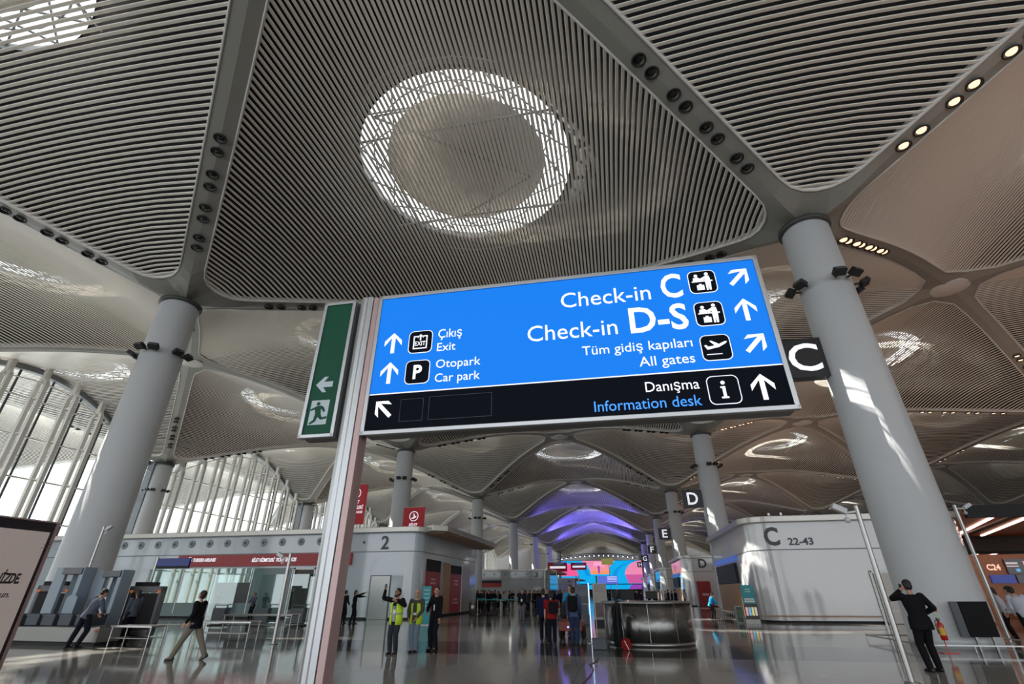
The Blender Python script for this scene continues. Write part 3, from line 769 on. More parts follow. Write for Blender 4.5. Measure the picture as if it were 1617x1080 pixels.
# ------------------------------------------------------------------ giant screen at the far end of the hall
t = thing('video_wall', 'giant pink and cyan video wall at the far end of the aisle', 'screen', (0.6, 206, 0))
LX0, LX1, LZ0, LZ1 = -16.2, 17.6, 2.6, 13.4
MB().box(((LX0+LX1)/2,206.3,(LZ0+LZ1)/2),(LX1-LX0+.4,.8,LZ1-LZ0+.3)).build('housing', black_m, t, True)
def em(n, c, s=.9): return mat(n, c, .5, emit=c, es=s)
cy1, cy2, pk, pk2, org, mag, pur = em('led cyan',(.0,.42,.80)), em('led deep cyan',(.0,.30,.68)), em('led pink',(.90,.10,.28)), em('led rose',(.85,.26,.42)), em('led orange',(.95,.30,.12)), em('led magenta',(.62,.10,.32)), em('led purple',(.28,.06,.42))
def LP(px_, py_): return (LX0+(px_-886)/127*(LX1-LX0), LZ1-(py_-886)/50*(LZ1-LZ0))
def lpoly(pts, lay, m, nm='picture'):
    q = [LP(*p) for p in pts]; q = [(min(LX1,max(LX0,a)), min(LZ1,max(LZ0,b))) for a, b in q]
    MB().prism(q, 205.88-lay*.02, 205.89-lay*.02).build(nm, m, t, True)
lpoly([(886,886),(1013,886),(1013,936),(886,936)], 0, cy1)
def arc(cx, cy, rx, ry, a0, a1, n=16): return [(cx+rx*math.cos(R(a0+(a1-a0)*k/n)), cy-ry*math.sin(R(a0+(a1-a0)*k/n))) for k in range(n+1)]
lpoly(arc(884,913,48,27,0,90)+[(884,913)], 1, cy2); lpoly(arc(884,913,41,26,0,90)+[(884,913)], 2, cy1); lpoly(arc(884,913,29,25.5,0,90)+[(884,913)], 3, pk)
lpoly(arc(1015,913,48,27,90,180)+[(1015,913)], 1, cy2); lpoly(arc(1015,913,41,26,90,180)+[(1015,913)], 2, cy1); lpoly(arc(1015,911,29,25,90,180)+[(1015,911)], 3, pk2)
lpoly([(986,911),(1013,911),(1013,926),(990,926)], 4, mag)
lpoly([(919,886),(973,886),(967,890),(963,898),(962,906),(962,910),(933,910),(932,903),(928,893)], 4, pk2)
lpoly([(933,904),(962,904),(962,910),(933,910)], 5, org)
lpoly([(936,897),(961,897),(962,904),(933,904)], 5, em('led salmon',(.92,.30,.28)))
lpoly([(944,895),(946,894),(948,897),(947,909),(945,909)], 6, pur)
for k in range(4): lpoly([(939,889+k*1.8),(957,889+k*1.8),(957,889.7+k*1.8),(939,889.7+k*1.8)], 6, em('led pale',(.9,.55,.68)))
lpoly([(886,926.5),(1013,926.5),(1013,928),(886,928)], 6, black_m)
lpoly([(996,928),(1013,928),(1013,936),(990,936),(992,931)], 5, pur)
MB().box(((LX0+LX1)/2,206.8,1.3),(LX1-LX0,1.0,2.6)).build('base', mblack, t, True)
# lighting truss in front of the screen
t = thing('lighting_truss', 'curved black stage lighting truss with spotlights above the video wall', 'lighting truss', (0.5, 172, 12.2))
m = MB(); P0 = [(-13.5+27*k/16, 3.0*math.sin(math.pi*k/16)*-.6, .9+.9*math.sin(math.pi*k/16)) for k in range(17)]
m.tube(P0, .12, 6); m.tube([(a,b,c-.6) for a,b,c in P0], .12, 6)
for k in range(16): m.bar(P0[k], (P0[k+1][0],P0[k+1][1],P0[k+1][2]-.6), .08)
m.build('frame', mblack, t)
sp = MB().lathe([(.0,.0),(.22,0),(.25,-.4),(.12,-.5),(0,-.5)],8).mesh('spotlight', mblack); sg = MB().sphere((0,-.28,-.12),.17,8,6).mesh('lamp', em('white spot',(.65,.75,1.0),6))
for k in range(16):
    o = bpy.data.objects.new('spotlight', sp); COL.objects.link(o); o.parent = t; o.location = (P0[k][0]+.8,P0[k][1]-.2,P0[k][2]-.7)
    o2 = bpy.data.objects.new('lamp', sg); COL.objects.link(o2); o2.parent = o
for x, z in ((-13.4,9.6),(13.4,9.6)): MB().bar((x,0,.6),(x,0,z),.05).build('hanger', mblack, t)
# blue event lighting on the vaults around the truss
for (x, y, s_) in ((-14,146,1),(14,146,-1),(-14,176,1),(14,176,-1),(-14,112,1),(14,112,-1)):
    l = bpy.data.lights.new('blue floodlight', 'SPOT'); l.energy = 20000 if y > 120 else 4000; l.color = (.16,.13,1.0); l.spot_size = R(105); l.spot_blend = .8; l.shadow_soft_size = .3
    o = bpy.data.objects.new('blue_spot', l); COL.objects.link(o); o.location = (x, y, 13.0)
    o.rotation_euler = Vector((s_*.75, .1, .75)).to_track_quat('-Z','Y').to_euler()
    tt = thing('event_floodlight', 'small blue event uplight high on the %s side at distance %d' % ('left' if x < 0 else 'right', y), 'floodlight', (x, y-.3, 12.6), 0, 'blue event uplights')
    tt['label'] = 'blue event uplight beside the %s %s aisle column' % ({112:'fourth',146:'fifth',176:'sixth'}[y], 'left' if x < 0 else 'right')
    MB().box((0,0,0),(.5,.3,.35)).build('body', mblack, tt); MB().bar((0,0,-.1),(-s_*3.1,{112:-3.7,146:-1.7,176:4.2}[y],-.1),.08).build('arm', mblack, tt); MB().box((0,0,.19),(.36,.24,.03)).build('lens', em('blue lens',(.2,.25,1.0),4), tt)
# warm lamps of the shops and counters on the right
for (x, y) in ((36,-4),(44,30),(36,60),(60,0),(44,96),(30,130)):
    area('warm counter lamps', (x, y, 6.4), (0,0,1), 16, 8, 650, (1.0,.68,.52))

# ------------------------------------------------------------------ people
def cap_(mb, a, b, ra, rb, n=12, sq=None):
    """tapered capsule"""
    a, b = Vector(a), Vector(b); d = b-a
    if d.length < 1e-4: d = Vector((0,0,.001))
    z = d.normalized(); x = z.orthogonal().normalized(); y = z.cross(x); rings = []
    for k in range(1,4):
        t = math.pi/2*(k/4-1) ; rings.append((a+z*ra*math.sin(t), ra*math.cos(t)))
    rings.append((a, ra)); rings.append((b, rb))
    for k in range(1,4):
        t = math.pi/2*k/4; rings.append((b+z*rb*math.sin(t), rb*math.cos(t)))
    vs = [a-z*ra]; 
    for c, r in rings: vs += [c+(x*math.cos(2*math.pi*i/n)+y*math.sin(2*math.pi*i/n))*r for i in range(n)]
    vs.append(b+z*rb); L = len(vs)-1; m = len(rings); fs = []
    for i in range(n):
        fs.append((0, 1+(i+1)%n, 1+i)); fs.append((L, 1+(m-1)*n+i, 1+(m-1)*n+(i+1)%n))
        for j in range(m-1): fs.append((1+j*n+i, 1+j*n+(i+1)%n, 1+(j+1)*n+(i+1)%n, 1+(j+1)*n+i))
    mb.add(vs, fs, True)
def ell_loft(mb, secs, n=16):
    """closed loft of ellipses: (centre, right vector, front vector)"""
    vs = []; 
    for c, rx, fy in secs: vs += [Vector(c)+Vector(rx)*math.cos(2*math.pi*i/n)+Vector(fy)*math.sin(2*math.pi*i/n) for i in range(n)]
    m = len(secs); fs = [tuple(range(n-1,-1,-1)), tuple(range((m-1)*n, m*n))]
    for j in range(m-1):
        for i in range(n): fs.append((j*n+i, j*n+(i+1)%n, (j+1)*n+(i+1)%n, (j+1)*n+i))
    mb.add(vs, fs, True)
def ellip(mb, c, rx, ry, rz, rot=None, n=14, m=10):
    t = MB().sphere((0,0,0), (rx,ry,rz), n, m); q = rot or Matrix.Identity(3)
    mb.add([Vector(c)+q@Vector(v) for v in t.v], t.f, True)
def fuse(mb, name, m, parent, voxel, smooth=3, label=None):
    me = mb.mesh('t', None, False); o = bpy.data.objects.new('t', me); COL.objects.link(o)
    r = o.modifiers.new('r','REMESH'); r.mode = 'VOXEL'; r.voxel_size = voxel; r.use_smooth_shade = True
    if smooth:
        s = o.modifiers.new('s','SMOOTH'); s.factor = .5; s.iterations = smooth
    dg = bpy.context.evaluated_depsgraph_get(); dg.update()
    me2 = bpy.data.meshes.new_from_object(o.evaluated_get(dg)); bpy.data.objects.remove(o); bpy.data.meshes.remove(me)
    me2.name = name; me2.materials.clear(); me2.materials.append(m)
    for p in me2.polygons: p.use_smooth = True
    o = bpy.data.objects.new(name, me2); COL.objects.link(o); o.parent = parent
    if label: o['label'] = label
    return o
def ik(a, t, l1, l2, hint):
    a, t, hint = Vector(a), Vector(t), Vector(hint); d = t-a; L = min(d.length, (l1+l2)*.999); d = d.normalized()
    t = a+d*L; c = (l1*l1+L*L-l2*l2)/(2*L); h = math.sqrt(max(0, l1*l1-c*c))
    hv = (hint-d*hint.dot(d)); hv = hv.normalized() if hv.length > 1e-5 else Vector((0,1,0))
    return a+d*c+hv*h, t
def cloth(name, c, rough=.85): return mat('cloth '+name, c, rough, noise=(14,.18), spec=.12)
BLK = cloth('black', (.010,.010,.012)); NVY = cloth('navy', (.010,.016,.05)); GRY = cloth('grey blue shirt', (.085,.095,.13)); DNV = cloth('dark navy trousers', (.010,.011,.018))
KHA = cloth('khaki', (.20,.175,.14)); JNS = cloth('pale jeans', (.16,.22,.28)); DJN = cloth('blue jeans', (.025,.045,.10)); GTR = cloth('charcoal trousers', (.035,.038,.048))
HIV = mat('hi-vis yellow', (.55,.80,.03), .6, emit=(.5,.75,.03), es=.0); REF = mat('reflective tape', (.35,.37,.40), .3); REDC = cloth('red', (.24,.012,.012)); CYN = cloth('cyan', (.02,.27,.52)); WHT = cloth('white', (.50,.52,.58))
OLV = cloth('olive', (.085,.072,.055)); BLS = cloth('steel blue', (.075,.11,.20)); PAP = mat('badge card', (.75,.75,.78), .5); LGR = cloth('light grey', (.36,.36,.38))
def person(label, loc, rz, h=1.75, pel=(0,0,.93), lean=(0,.02), side=0.0, LH=(-.24,.04,.80), RH=(.24,.04,.80), LF=(-.10,0,0), RF=(.10,.04,0), look=(0,0), top=BLK, bot=DNV, sleeve=1.0, hem=.0, hairc=hair_m, skin=skin_m,
           lb='jacket', bt='trousers', voxel=.013, elbL=(-.5,-.6,-.3), elbR=(.5,-.6,-.3), female=False, bald=False, beard=False, group=None, face=True, fat=1.0, shoes=shoe_m, knees=(0,1,0), Ltoe=0, Rtoe=0, gripL=False, gripR=False, longhair=False):
    """a standing or walking figure; local +y is forward, metres for a 1.75 m body"""
    t = thing('person', label, 'person', loc, rz, group); k = h/1.75; t.scale = (k,k,k)
    pel = Vector(pel); up_ = Vector((side, lean[1]*1.0+lean[0]*0, 1)).normalized(); up_ = Vector((side, lean[1], 1)).normalized()
    R_ = Vector((1,0,-side)).normalized(); F = up_.cross(R_); F = Vector(F).normalized()
    if F.y < 0: F = -F
    ch = pel+up_*.36; sh = pel+up_*.50; nb = pel+up_*.545; tw = 1.0
    SL, SR = sh-R_*.188*fat, sh+R_*.188*fat
    hd = Vector((math.sin(look[0])*math.cos(look[1]), math.cos(look[0])*math.cos(look[1]), math.sin(look[1])))   # looking direction
    hc = nb+up_*.145+hd*.02+Vector((0,0,.02))
    hx = hd.cross(Vector((0,0,1))).normalized(); hz = hx.cross(hd); HR_ = Matrix((hx, hd, hz)).transposed()*1.07
    EL, WL = ik(SL, LH, .285, .255, elbL); ER, WR = ik(SR, RH, .285, .255, elbR)
    hipL, hipR = pel-R_*.095, pel+R_*.095
    KL, AL = ik(hipL, Vector(LF)+Vector((0,0,.085)), .435, .43, knees); KR, AR = ik(hipR, Vector(RF)+Vector((0,0,.085)), .435, .43, knees)
    def torso(mb, e, z0=-.10, top_=.50, ff=fat):
        w = [(-.10,.158,.112),(-.02,.165,.118),(.08,.150,.108),(.18,.140,.098),(.30,.168,.112),(.40,.182,.112),(.465,.165,.092),(.51,.10,.068),(.535,.06,.055)]
        if female: w = [(-.10,.165,.115),(-.02,.168,.118),(.08,.145,.100),(.18,.125,.090),(.30,.148,.118),(.40,.158,.100),(.465,.145,.080),(.51,.085,.062),(.535,.055,.05)]
        ell_loft(mb, [(pel+up_*a, R_*(b*ff+e), F*(c*ff+e)) for a,b,c in w if a >= z0-.001 and a <= top_+.04])
    def hand(mb, w, e, side_, grip):
        d = (w-e).normalized(); pr = (R_*side_).normalized(); pr = (pr-d*pr.dot(d)).normalized(); sd = d.cross(pr)   # pr: back of the hand faces outward
        fwd_ = sd if sd.y > 0 else -sd
        c0 = w+d*.02
        for q in (-.5,0,.5): cap_(mb, c0+fwd_*.022*q*2*.6, c0+d*.075+fwd_*.03*q*2*.6, .016, .015, 8)
        for i, (o, L) in enumerate(((.032,.068),(.011,.077),(-.011,.071),(-.031,.055))):
            a = c0+d*.085+fwd_*o
            if grip: b1 = a+(d*.6-pr*.8).normalized()*L*.5; b2 = b1+(-d*.5-pr*.85).normalized()*L*.5
            else: b1 = a+(d-pr*.18).normalized()*L*.55; b2 = b1+(d-pr*.55).normalized()*L*.5
            cap_(mb, a, b1, .0095, .0088, 7); cap_(mb, b1, b2, .0088, .0075, 7)
        a = c0+d*.015+fwd_*.03; b1 = a+(d*.6+fwd_*.6-pr*.3).normalized()*.04; cap_(mb, a, b1, .012, .0105, 7); cap_(mb, b1, b1+(d*.9+fwd_*.05-pr*.35).normalized()*.032, .0105, .0085, 7)
    b = MB(); torso(b, -.012)
    for S_, E_, W_, s in ((SL,EL,WL,-1),(SR,ER,WR,1)):
        cap_(b, S_, E_, .052, .044); cap_(b, E_, E_.lerp(W_,.35), .042, .046); cap_(b, E_.lerp(W_,.35), W_, .046, .031); hand(b, W_, E_, s, gripL if s < 0 else gripR)
    for H_, K_, A_ in ((hipL,KL,AL),(hipR,KR,AR)):
        cap_(b, H_, K_, .082, .052); cap_(b, K_, K_.lerp(A_,.35), .050, .054); cap_(b, K_.lerp(A_,.35), A_, .054, .034); cap_(b, A_, A_+Vector((0,.10,-.045)), .035, .028)
    cap_(b, nb-up_*.04, hc-HR_@Vector((0,.02,.07)), .056, .050)
    # head: skull, face, jaw, nose, ears, brow
    ellip(b, hc+HR_@Vector((0,-.012,.025)), .076, .096, .092, HR_); ellip(b, hc+HR_@Vector((0,.022,-.035)), .060, .070, .080, HR_); ellip(b, hc+HR_@Vector((0,.052,-.088)), .034, .030, .026, HR_)
    cap_(b, hc+HR_@Vector((0,.090,-.002)), hc+HR_@Vector((0,.112,-.038)), .010, .015, 8)
    for s in (-1,1):
        ellip(b, hc+HR_@Vector((s*.078,-.005,-.012)), .010, .018, .030, HR_, 8, 6); cap_(b, hc+HR_@Vector((s*.012,.086,.018)), hc+HR_@Vector((s*.045,.074,.02)), .011, .010, 8)
    ellip(b, hc+HR_@Vector((0,.084,-.066)), .025, .014, .009, HR_, 10, 6)
    fuse(b, 'body', skin, t, voxel*.78, 2)
    if face:
        e = MB()
        for s in (-1,1): ellip(e, hc+HR_@Vector((s*.031,.083,.002)), .012, .010, .006, HR_, 8, 6)
        e.build('eyes', eye_m, t); e = MB()
        for s in (-1,1): cap_(e, hc+HR_@Vector((s*.015,.094,.022)), hc+HR_@Vector((s*.048,.078,.022)), .006, .005, 6)
        e.build('eyebrows', hair_m, t)
        e = MB(); ellip(e, hc+HR_@Vector((0,.095,-.066)), .024, .007, .007, HR_, 10, 6); e.build('mouth', mat('lips',(.30,.12,.10),.5), t)
    hb = MB()
    if bald: ellip(hb, hc+HR_@Vector((0,-.03,-.005)), .079, .085, .062, HR_)
    else:
        ellip(hb, hc+HR_@Vector((0,-.024,.040)), .083, .098, .088, HR_); ellip(hb, hc+HR_@Vector((0,-.045,-.01)), .078, .070, .080, HR_)
    if longhair:
        ellip(hb, hc+HR_@Vector((0,-.085,-.06)), .060, .050, .10, HR_); 
    if beard: 
        ellip(hb, hc+HR_@Vector((0,.060,-.095)), .045, .040, .036, HR_)
        for s in (-1,1): cap_(hb, hc+HR_@Vector((s*.060,.02,-.04)), hc+HR_@Vector((s*.035,.065,-.09)), .020, .020, 8)
    # keep the hair off the face: push a cut by leaving only lumps behind/above
    fuse(hb, 'hair', hairc, t, max(.010, voxel*.8), 1)
    # clothes
    u = MB(); torso(u, .026, -.10+0, .50)
    if hem > 0: ell_loft(u, [(pel+up_*(-.10-hem), R_*(.208*fat), F*(.155*fat)), (pel+up_*-.02, R_*(.204*fat), F*(.152*fat)), (pel+up_*.10, R_*(.190*fat), F*(.142*fat))])
    for S_, E_, W_ in ((SL,EL,WL),(SR,ER,WR)):
        cap_(u, S_+(nb-S_)*.15, S_, .060, .078)
        if sleeve >= 1: cap_(u, S_, E_, .078, .062); cap_(u, E_, W_.lerp(E_,.06), .062, .047)
        else: cap_(u, S_, S_.lerp(E_, .75), .076, .068)
    fuse(u, lb, top, t, voxel, 3)
    l = MB(); ell_loft(l, [(pel+up_*.06, R_*.165*fat, F*.122*fat), (pel-up_*.02, R_*.188*fat, F*.138*fat), (pel-up_*.08, R_*.185*fat, F*.130*fat)])
    for H_, K_, A_ in ((hipL,KL,AL),(hipR,KR,AR)):
        cap_(l, H_, K_, .110, .082); cap_(l, K_, K_.lerp(A_,.4), .080, .078); cap_(l, K_.lerp(A_,.4), A_+Vector((0,0,-.02)), .078, .066)
    fuse(l, bt, bot, t, voxel, 3)
    for A_, toe, F_ in ((AL,Ltoe,LF),(AR,Rtoe,RF)):
        s = MB(); dv = Vector((0, math.cos(toe), math.sin(toe))); dn = Vector((0, math.sin(toe), -math.cos(toe)))
        if toe == 0: base = Vector((A_.x, A_.y, 0))
        else: base = A_+dn*.085
        cap_(s, base-dv*.045-dn*.045, base+dv*.06-dn*.042, .044, .040, 10); cap_(s, base+dv*.06-dn*.038, base+dv*.155-dn*.030, .038, .030, 10); s.add(*box_(base+dv*.055-dn*.012, dv, dn)); cap_(s, base-dn*.09, base-dn*.05, .04, .045, 10)
        fuse(s, 'shoe', shoes, t, voxel, 1)
    t['_'] = 0; del t['_']
    INFO[t.name] = dict(hc=hc, HR=HR_, WL=WL, WR=WR, EL=EL, ER=ER, sh=sh, ch=ch, pel=pel, up=up_, F=F, R=R_)
    return t
def box_(c, dv, dn):
    x = dv.cross(dn); P = []
    for a in (-1,1):
        for b in (-1,1):
            for d in (-1,1): P.append(Vector(c)+dv*a*.125+x*b*.034+dn*d*.011)
    return P, [(0,1,3,2),(4,6,7,5),(0,4,5,1),(2,3,7,6),(0,2,6,4),(1,5,7,3)]
INFO = {}
def local_vec(t): return INFO[t.name]
def badge(t, x=.02, z=.22, w=.08, h=.11, strap=True):
    I = INFO[t.name]; c = I['pel']+I['up']*z+I['F']*.166+I['R']*x
    m = MB(); m.box(c, (w,.008,h)); m.build('badge', PAP, t)
    if strap:
        m = MB()
        for s in (-1,1): m.tube([c+Vector((0,0,h/2)), I['pel']+I['up']*.42+I['F']*.135+I['R']*s*.05, I['pel']+I['up']*.53+I['R']*s*.07+I['F']*.02], .006, 5)
        m.build('lanyard', mat('lanyard', (.03,.12,.3), .6), t)
def vest(t, back=True):
    I = INFO[t.name]
    for s in (-1,1):
        v = MB(); c = []
        for a, wd, dp in ((-.16,.215,.168),(.0,.215,.172),(.15,.20,.162),(.30,.22,.168),(.42,.215,.152),(.50,.11,.09)):
            n = 8
            c.append([I['pel']+I['up']*a+I['R']*s*wd*math.sin(R(20+140*k/n))+I['F']*dp*math.cos(R(20+140*k/n)) for k in range(n+1)])
        vs = [p for r_ in c for p in r_]; m_ = len(c[0]); fs = [(i*m_+k, i*m_+k+1, (i+1)*m_+k+1, (i+1)*m_+k) for i in range(len(c)-1) for k in range(m_-1)]
        v.add(vs, fs, True); o = v.build('safety_vest', HIV, t); so = o.modifiers.new('s','SOLIDIFY'); so.thickness = .012
        tp = MB(); vs = []
        for a in (.12,.16): vs += [I['pel']+I['up']*a+I['R']*s*.212*math.sin(R(20+140*k/8))+I['F']*.176*math.cos(R(20+140*k/8)) for k in range(9)]
        tp.add(vs, [(k,k+1,9+k+1,9+k) for k in range(8)], True); o2 = tp.build('reflective_band', REF, o); so = o2.modifiers.new('s','SOLIDIFY'); so.thickness = .006
# man in a black suit on the phone, right foreground
p = person('man in a black suit seen from behind, phone at his ear', (13.82,-6.72,0), R(12), 1.83, lean=(0,.03), LH=(-.13,.13,1.54), RH=(.27,.16,1.08), LF=(-.10,.02,0), RF=(.16,.10,0), look=(R(18),R(-6)), top=BLK, bot=BLK, hem=.05, voxel=.012, elbL=(-.75,.3,-1), elbR=(.7,-.7,-.3), gripL=True, gripR=True, lb='suit_jacket', fat=1.16)
I = INFO[p.name]; MB().box(I['WL']+Vector((.03,-.01,.07)),(.012,.07,.14), rx=R(20)).build('phone', black_m, p)
p.children[0]['label'] = 'light skin of head and hands'
# walking guard in khaki trousers
p = person('uniformed guard striding left in black jacket and khaki trousers', (-4.45,-7.75,0), R(97), 1.70, pel=(0,0,.88), lean=(0,.03), LH=(-.30,.10,.92), RH=(.24,.36,.90), LF=(-.08,.42,0), RF=(.10,-.42,.04), Rtoe=R(-28), look=(R(10),R(18)), top=BLK, bot=KHA, hem=.02, voxel=.012, elbL=(-.4,-1,-.2), elbR=(.4,-1,-.2), lb='jacket', longhair=False)
I = INFO[p.name]
MB().prism(circ(0,0,.035,12), 0, .006).build('red_emblem', mat('red emblem', (.5,.04,.02), .6), p).location = I['pel']+I['up']*.34+I['F']*.124-I['R']*.09
# officer leaning over the belt
p = person('officer in grey-blue shirt leaning over the conveyor belt, back to us', (-10.75,-5.55,0), R(-14), 1.78, pel=(.10,0,.92), lean=(0,.34), side=.17, LH=(.02,.34,.97), RH=(.36,.36,1.0), LF=(-.22,-.10,0), RF=(.14,-.02,0), look=(R(10),R(-28)), top=GRY, bot=DNV, voxel=.012, lb='shirt', elbL=(-1,-.3,.0), elbR=(.8,-.6,0))
# female officer beside the x-ray machine
p = person('female officer in grey shirt standing beside the x-ray tunnel', (-11.3,-3.2,0), R(75), 1.70, LH=(-.22,.10,.85), RH=(.22,.12,.86), top=GRY, bot=DNV, female=True, voxel=.013, lb='shirt', look=(R(0),0), longhair=True)
# the selfie group
p = person('bearded man in yellow safety vest raising a phone for a selfie', (.41,-5.42,0), R(172), 1.70, LH=(-.18,.30,1.40), RH=(.36,.20,1.72), LF=(-.08,0,0), RF=(.10,.03,0), look=(R(12),R(6)), top=BLK, bot=GTR, voxel=.011, beard=True, skin=skin2_m, elbR=(1,.1,-.3), elbL=(-1,-.2,-.6), lb='sweater', gripR=True)
I = INFO[p.name]; 
p.location = (.41,-5.42,0)
MB().box(I['WR']+Vector((-.03,.05,.10)),(.07,.012,.14), rx=R(10), rz=R(-10)).build('phone', black_m, p); vest(p); badge(p, -.02, .20)
MB().box(I['pel']+I['up']*.14+I['F']*.150,(.11,.01,.42)).build('shirt_front', LGR, p)
p = person('bald man with yellow vest, pale jeans and badge, middle of the trio', (.80,-4.78,0), R(176), 1.66, LH=(-.15,.24,.98), RH=(.15,.24,.96), LF=(-.06,0,0), RF=(.07,.04,0), look=(R(-6),R(8)), top=OLV, bot=JNS, voxel=.011, bald=True, hairc=skin_m, elbL=(-1,-.3,-.2), elbR=(1,-.3,-.2), lb='sweater', fat=1.05)
vest(p); badge(p, -.02, .14, .10, .07)
p = person('man in black jacket smiling at his two yellow-vested companions', (1.27,-4.28,0), R(150), 1.76, LH=(-.26,.06,.82), RH=(.20,.20,1.05), LF=(-.08,0,0), RF=(.10,.05,0), look=(R(-38),R(-4)), top=BLK, bot=DNV, voxel=.011, lb='jacket', hem=.03, elbR=(1,-.5,-.3))
badge(p, -.09, .24, .06, .16, False)
# pair beyond
person('woman in black pointing to the right, standing by the island wall', (-8.35,8.8,0), R(-60), 1.72, LH=(-.05,.60,1.42), RH=(.10,.55,1.62), LF=(-.10,-.12,0), RF=(.12,.10,0), top=BLK, bot=BLK, female=True, voxel=.016, longhair=True, elbL=(-.5,0,-1), elbR=(.5,0,-1))
person('person in black half hidden behind the sign post', (-9.15,9.1,0), R(-20), 1.72, RH=(.26,.15,1.0), top=BLK, bot=BLK, voxel=.018)
# trio walking away with the cart
person('man in navy jacket seen from behind, leftmost of the walking trio', (4.22,-.55,0), R(4), 1.70, LH=(-.24,.02,.80), RH=(.22,.05,.80), LF=(-.10,.10,0), RF=(.12,-.05,0), top=NVY, bot=DNV, voxel=.013, hem=.06)
p = person('person in red shirt with black bag on the shoulder, middle of trio', (4.66,-1.75,0), R(0), 1.60, LH=(-.26,.04,.86), RH=(.24,.12,.95), top=REDC, bot=DNV, sleeve=.5, voxel=.013, fat=1.12, lb='t_shirt', female=True)
t = thing('shoulder_bag', 'black bag slung behind the red-shirted person', 'bag', (4.76,-1.97,1.02), 0)
m = MB(); m.prism(rrect(0,.10,.34,.36,.08), -.07, .07); m.build('bag_body', BLK, t, bevel=.02); m = MB(); m.tube([(-.12,.03,.26),(-.02,.10,.42),(.12,.03,.26)],.014,6); m.build('strap', BLK, t)
p = person('man in steel blue shirt and jeans carrying a black backpack', (5.45,-1.65,0), R(-4), 1.75, LH=(-.25,.05,.82), RH=(.26,.12,.84), LF=(-.10,.06,0), RF=(.08,-.02,0), top=BLS, bot=DJN, voxel=.013, lb='shirt', look=(R(10),R(-8)))
t = thing('backpack', 'black backpack on the back of the blue-shirted man', 'backpack', (5.44,-1.93,1.02), R(-4))
m = MB(); m.prism(rrect(0,.22,.34,.50,.10), -.10, .09); m.build('bag_body', BLK, t, bevel=.03); m = MB(); m.prism(rrect(0,.12,.24,.22,.05), -.14, -.10); m.build('front_pocket', BLK, t, bevel=.02)
m = MB(); m.tube([(-.13,.08,.44),(-.14,.14,.50),(-.13,.24,.48)],.02,6); m.tube([(.13,.08,.44),(.14,.14,.50),(.13,.24,.48)],.02,6); m.build('straps', BLK, t)
person('worker in bright cyan shirt standing beyond the backpack man', (4.95,3.0,0), R(160), 1.86, top=CYN, bot=DNV, voxel=.016, LH=(-.22,.25,1.1), RH=(.22,.25,1.1), lb='shirt')
person('person in black with white badge and grey trousers walking towards us', (.96,13.2,0), R(178), 1.78, LF=(-.1,.12,0), RF=(.1,-.1,0), top=BLK, bot=cloth('grey trousers',(.13,.13,.15)), voxel=.018); badge(COL.objects[-1] if False else [o for o in COL.objects if o.get('label','').startswith('person in black with white')][0], 0, .20, .10, .14)
person('man in dark jacket with badge right of the grey-trousered walker', (2.62,12.8,0), R(180), 1.80, top=BLK, bot=DNV, voxel=.018); badge([o for o in COL.objects if o.get('label','').startswith('man in dark jacket with badge')][0], 0, .20, .08, .12)
person('figure all in black standing alone on the shiny floor, far left of the aisle', (-4.1,25.2,0), R(170), 1.74, top=BLK, bot=BLK, voxel=.02, LF=(-.05,0,0), RF=(.05,0,0))
person('cleaner in cyan top with dark trousers seen side-on near the queue', (-1.3,27.5,0), R(80), 1.70, top=CYN, bot=BLK, voxel=.02, LF=(-.05,.2,0), RF=(.05,-.22,0), LH=(-.1,.35,1.0), RH=(.1,.35,.9))
p = person('worker in cyan jacket bending over luggage trolleys by the island side', (12.95,16.8,0), R(-78), 1.62, pel=(0,-.05,.88), lean=(0,.42), LH=(-.15,.55,.86), RH=(.15,.55,.82), LF=(-.08,-.05,0), RF=(.10,.10,0), look=(0,R(-40)), top=CYN, bot=BLK, voxel=.014)
# white shirts at the right edge
person('person in white shirt and black trousers walking away, left of the pair', (20.4,.45,0), R(-25), 1.76, pel=(0,0,.90), lean=(0,.10), side=-.10, LF=(-.08,-.30,0), RF=(.14,.28,0), LH=(-.2,.12,.86), RH=(.24,.05,.84), top=WHT, bot=BLK, voxel=.013, lb='shirt')
person('person in white shirt bending slightly at the very right edge', (21.3,1.9,0), R(30), 1.78, pel=(0,0,.92), lean=(0,.30), LF=(-.10,-.1,0), RF=(.12,.14,0), LH=(-.2,.35,.90), RH=(.24,.35,.84), top=WHT, bot=BLK, voxel=.013, lb='shirt')
person('third person in white shirt, bent forward behind the other two', (21.6,3.3,0), R(60), 1.74, pel=(0,0,.92), lean=(0,.25), top=WHT, bot=BLK, voxel=.018, lb='shirt', female=True, longhair=True)
# crowd, small in the picture
DEF = []
for i in range(5):
    kw = [dict(top=BLK, bot=DNV), dict(top=NVY, bot=BLK, LF=(-.1,.1,0), RF=(.1,-.1,0)), dict(top=cloth('charcoal coat',(.03,.03,.034)), bot=BLK, hem=.14, female=True, longhair=True), dict(top=BLK, bot=GTR, LH=(-.2,.2,1.1), RH=(.2,.25,1.1)), dict(top=LGR, bot=BLK)][i]
    nm = ['person in plain dark clothes','person in navy top','woman in long charcoal coat','person in black top holding something','person in light grey top'][i]
    DEF.append((nm, person('x', (0,0,-50), 0, 1.72, voxel=.028, face=False, **kw), kw))
spots = []
rnd = random.Random(11)
def spot(x0, x1, y0, y1, w):
    for _ in range(200):
        x, y = rnd.uniform(x0, x1), rnd.uniform(y0, y1)
        if all(math.hypot(x-a, y-b) > .75 for a, b, c in spots) and math.hypot(x+1.3, y-27.5) > 1 and math.hypot(x+4.1, y-25.2) > 1 and not (x < -5.8 and y < 30): spots.append((x, y, w)); return
for i in range(46): spot(-7.5-(i%3), .8, 30.8, 44, 'in the left queue crowd')
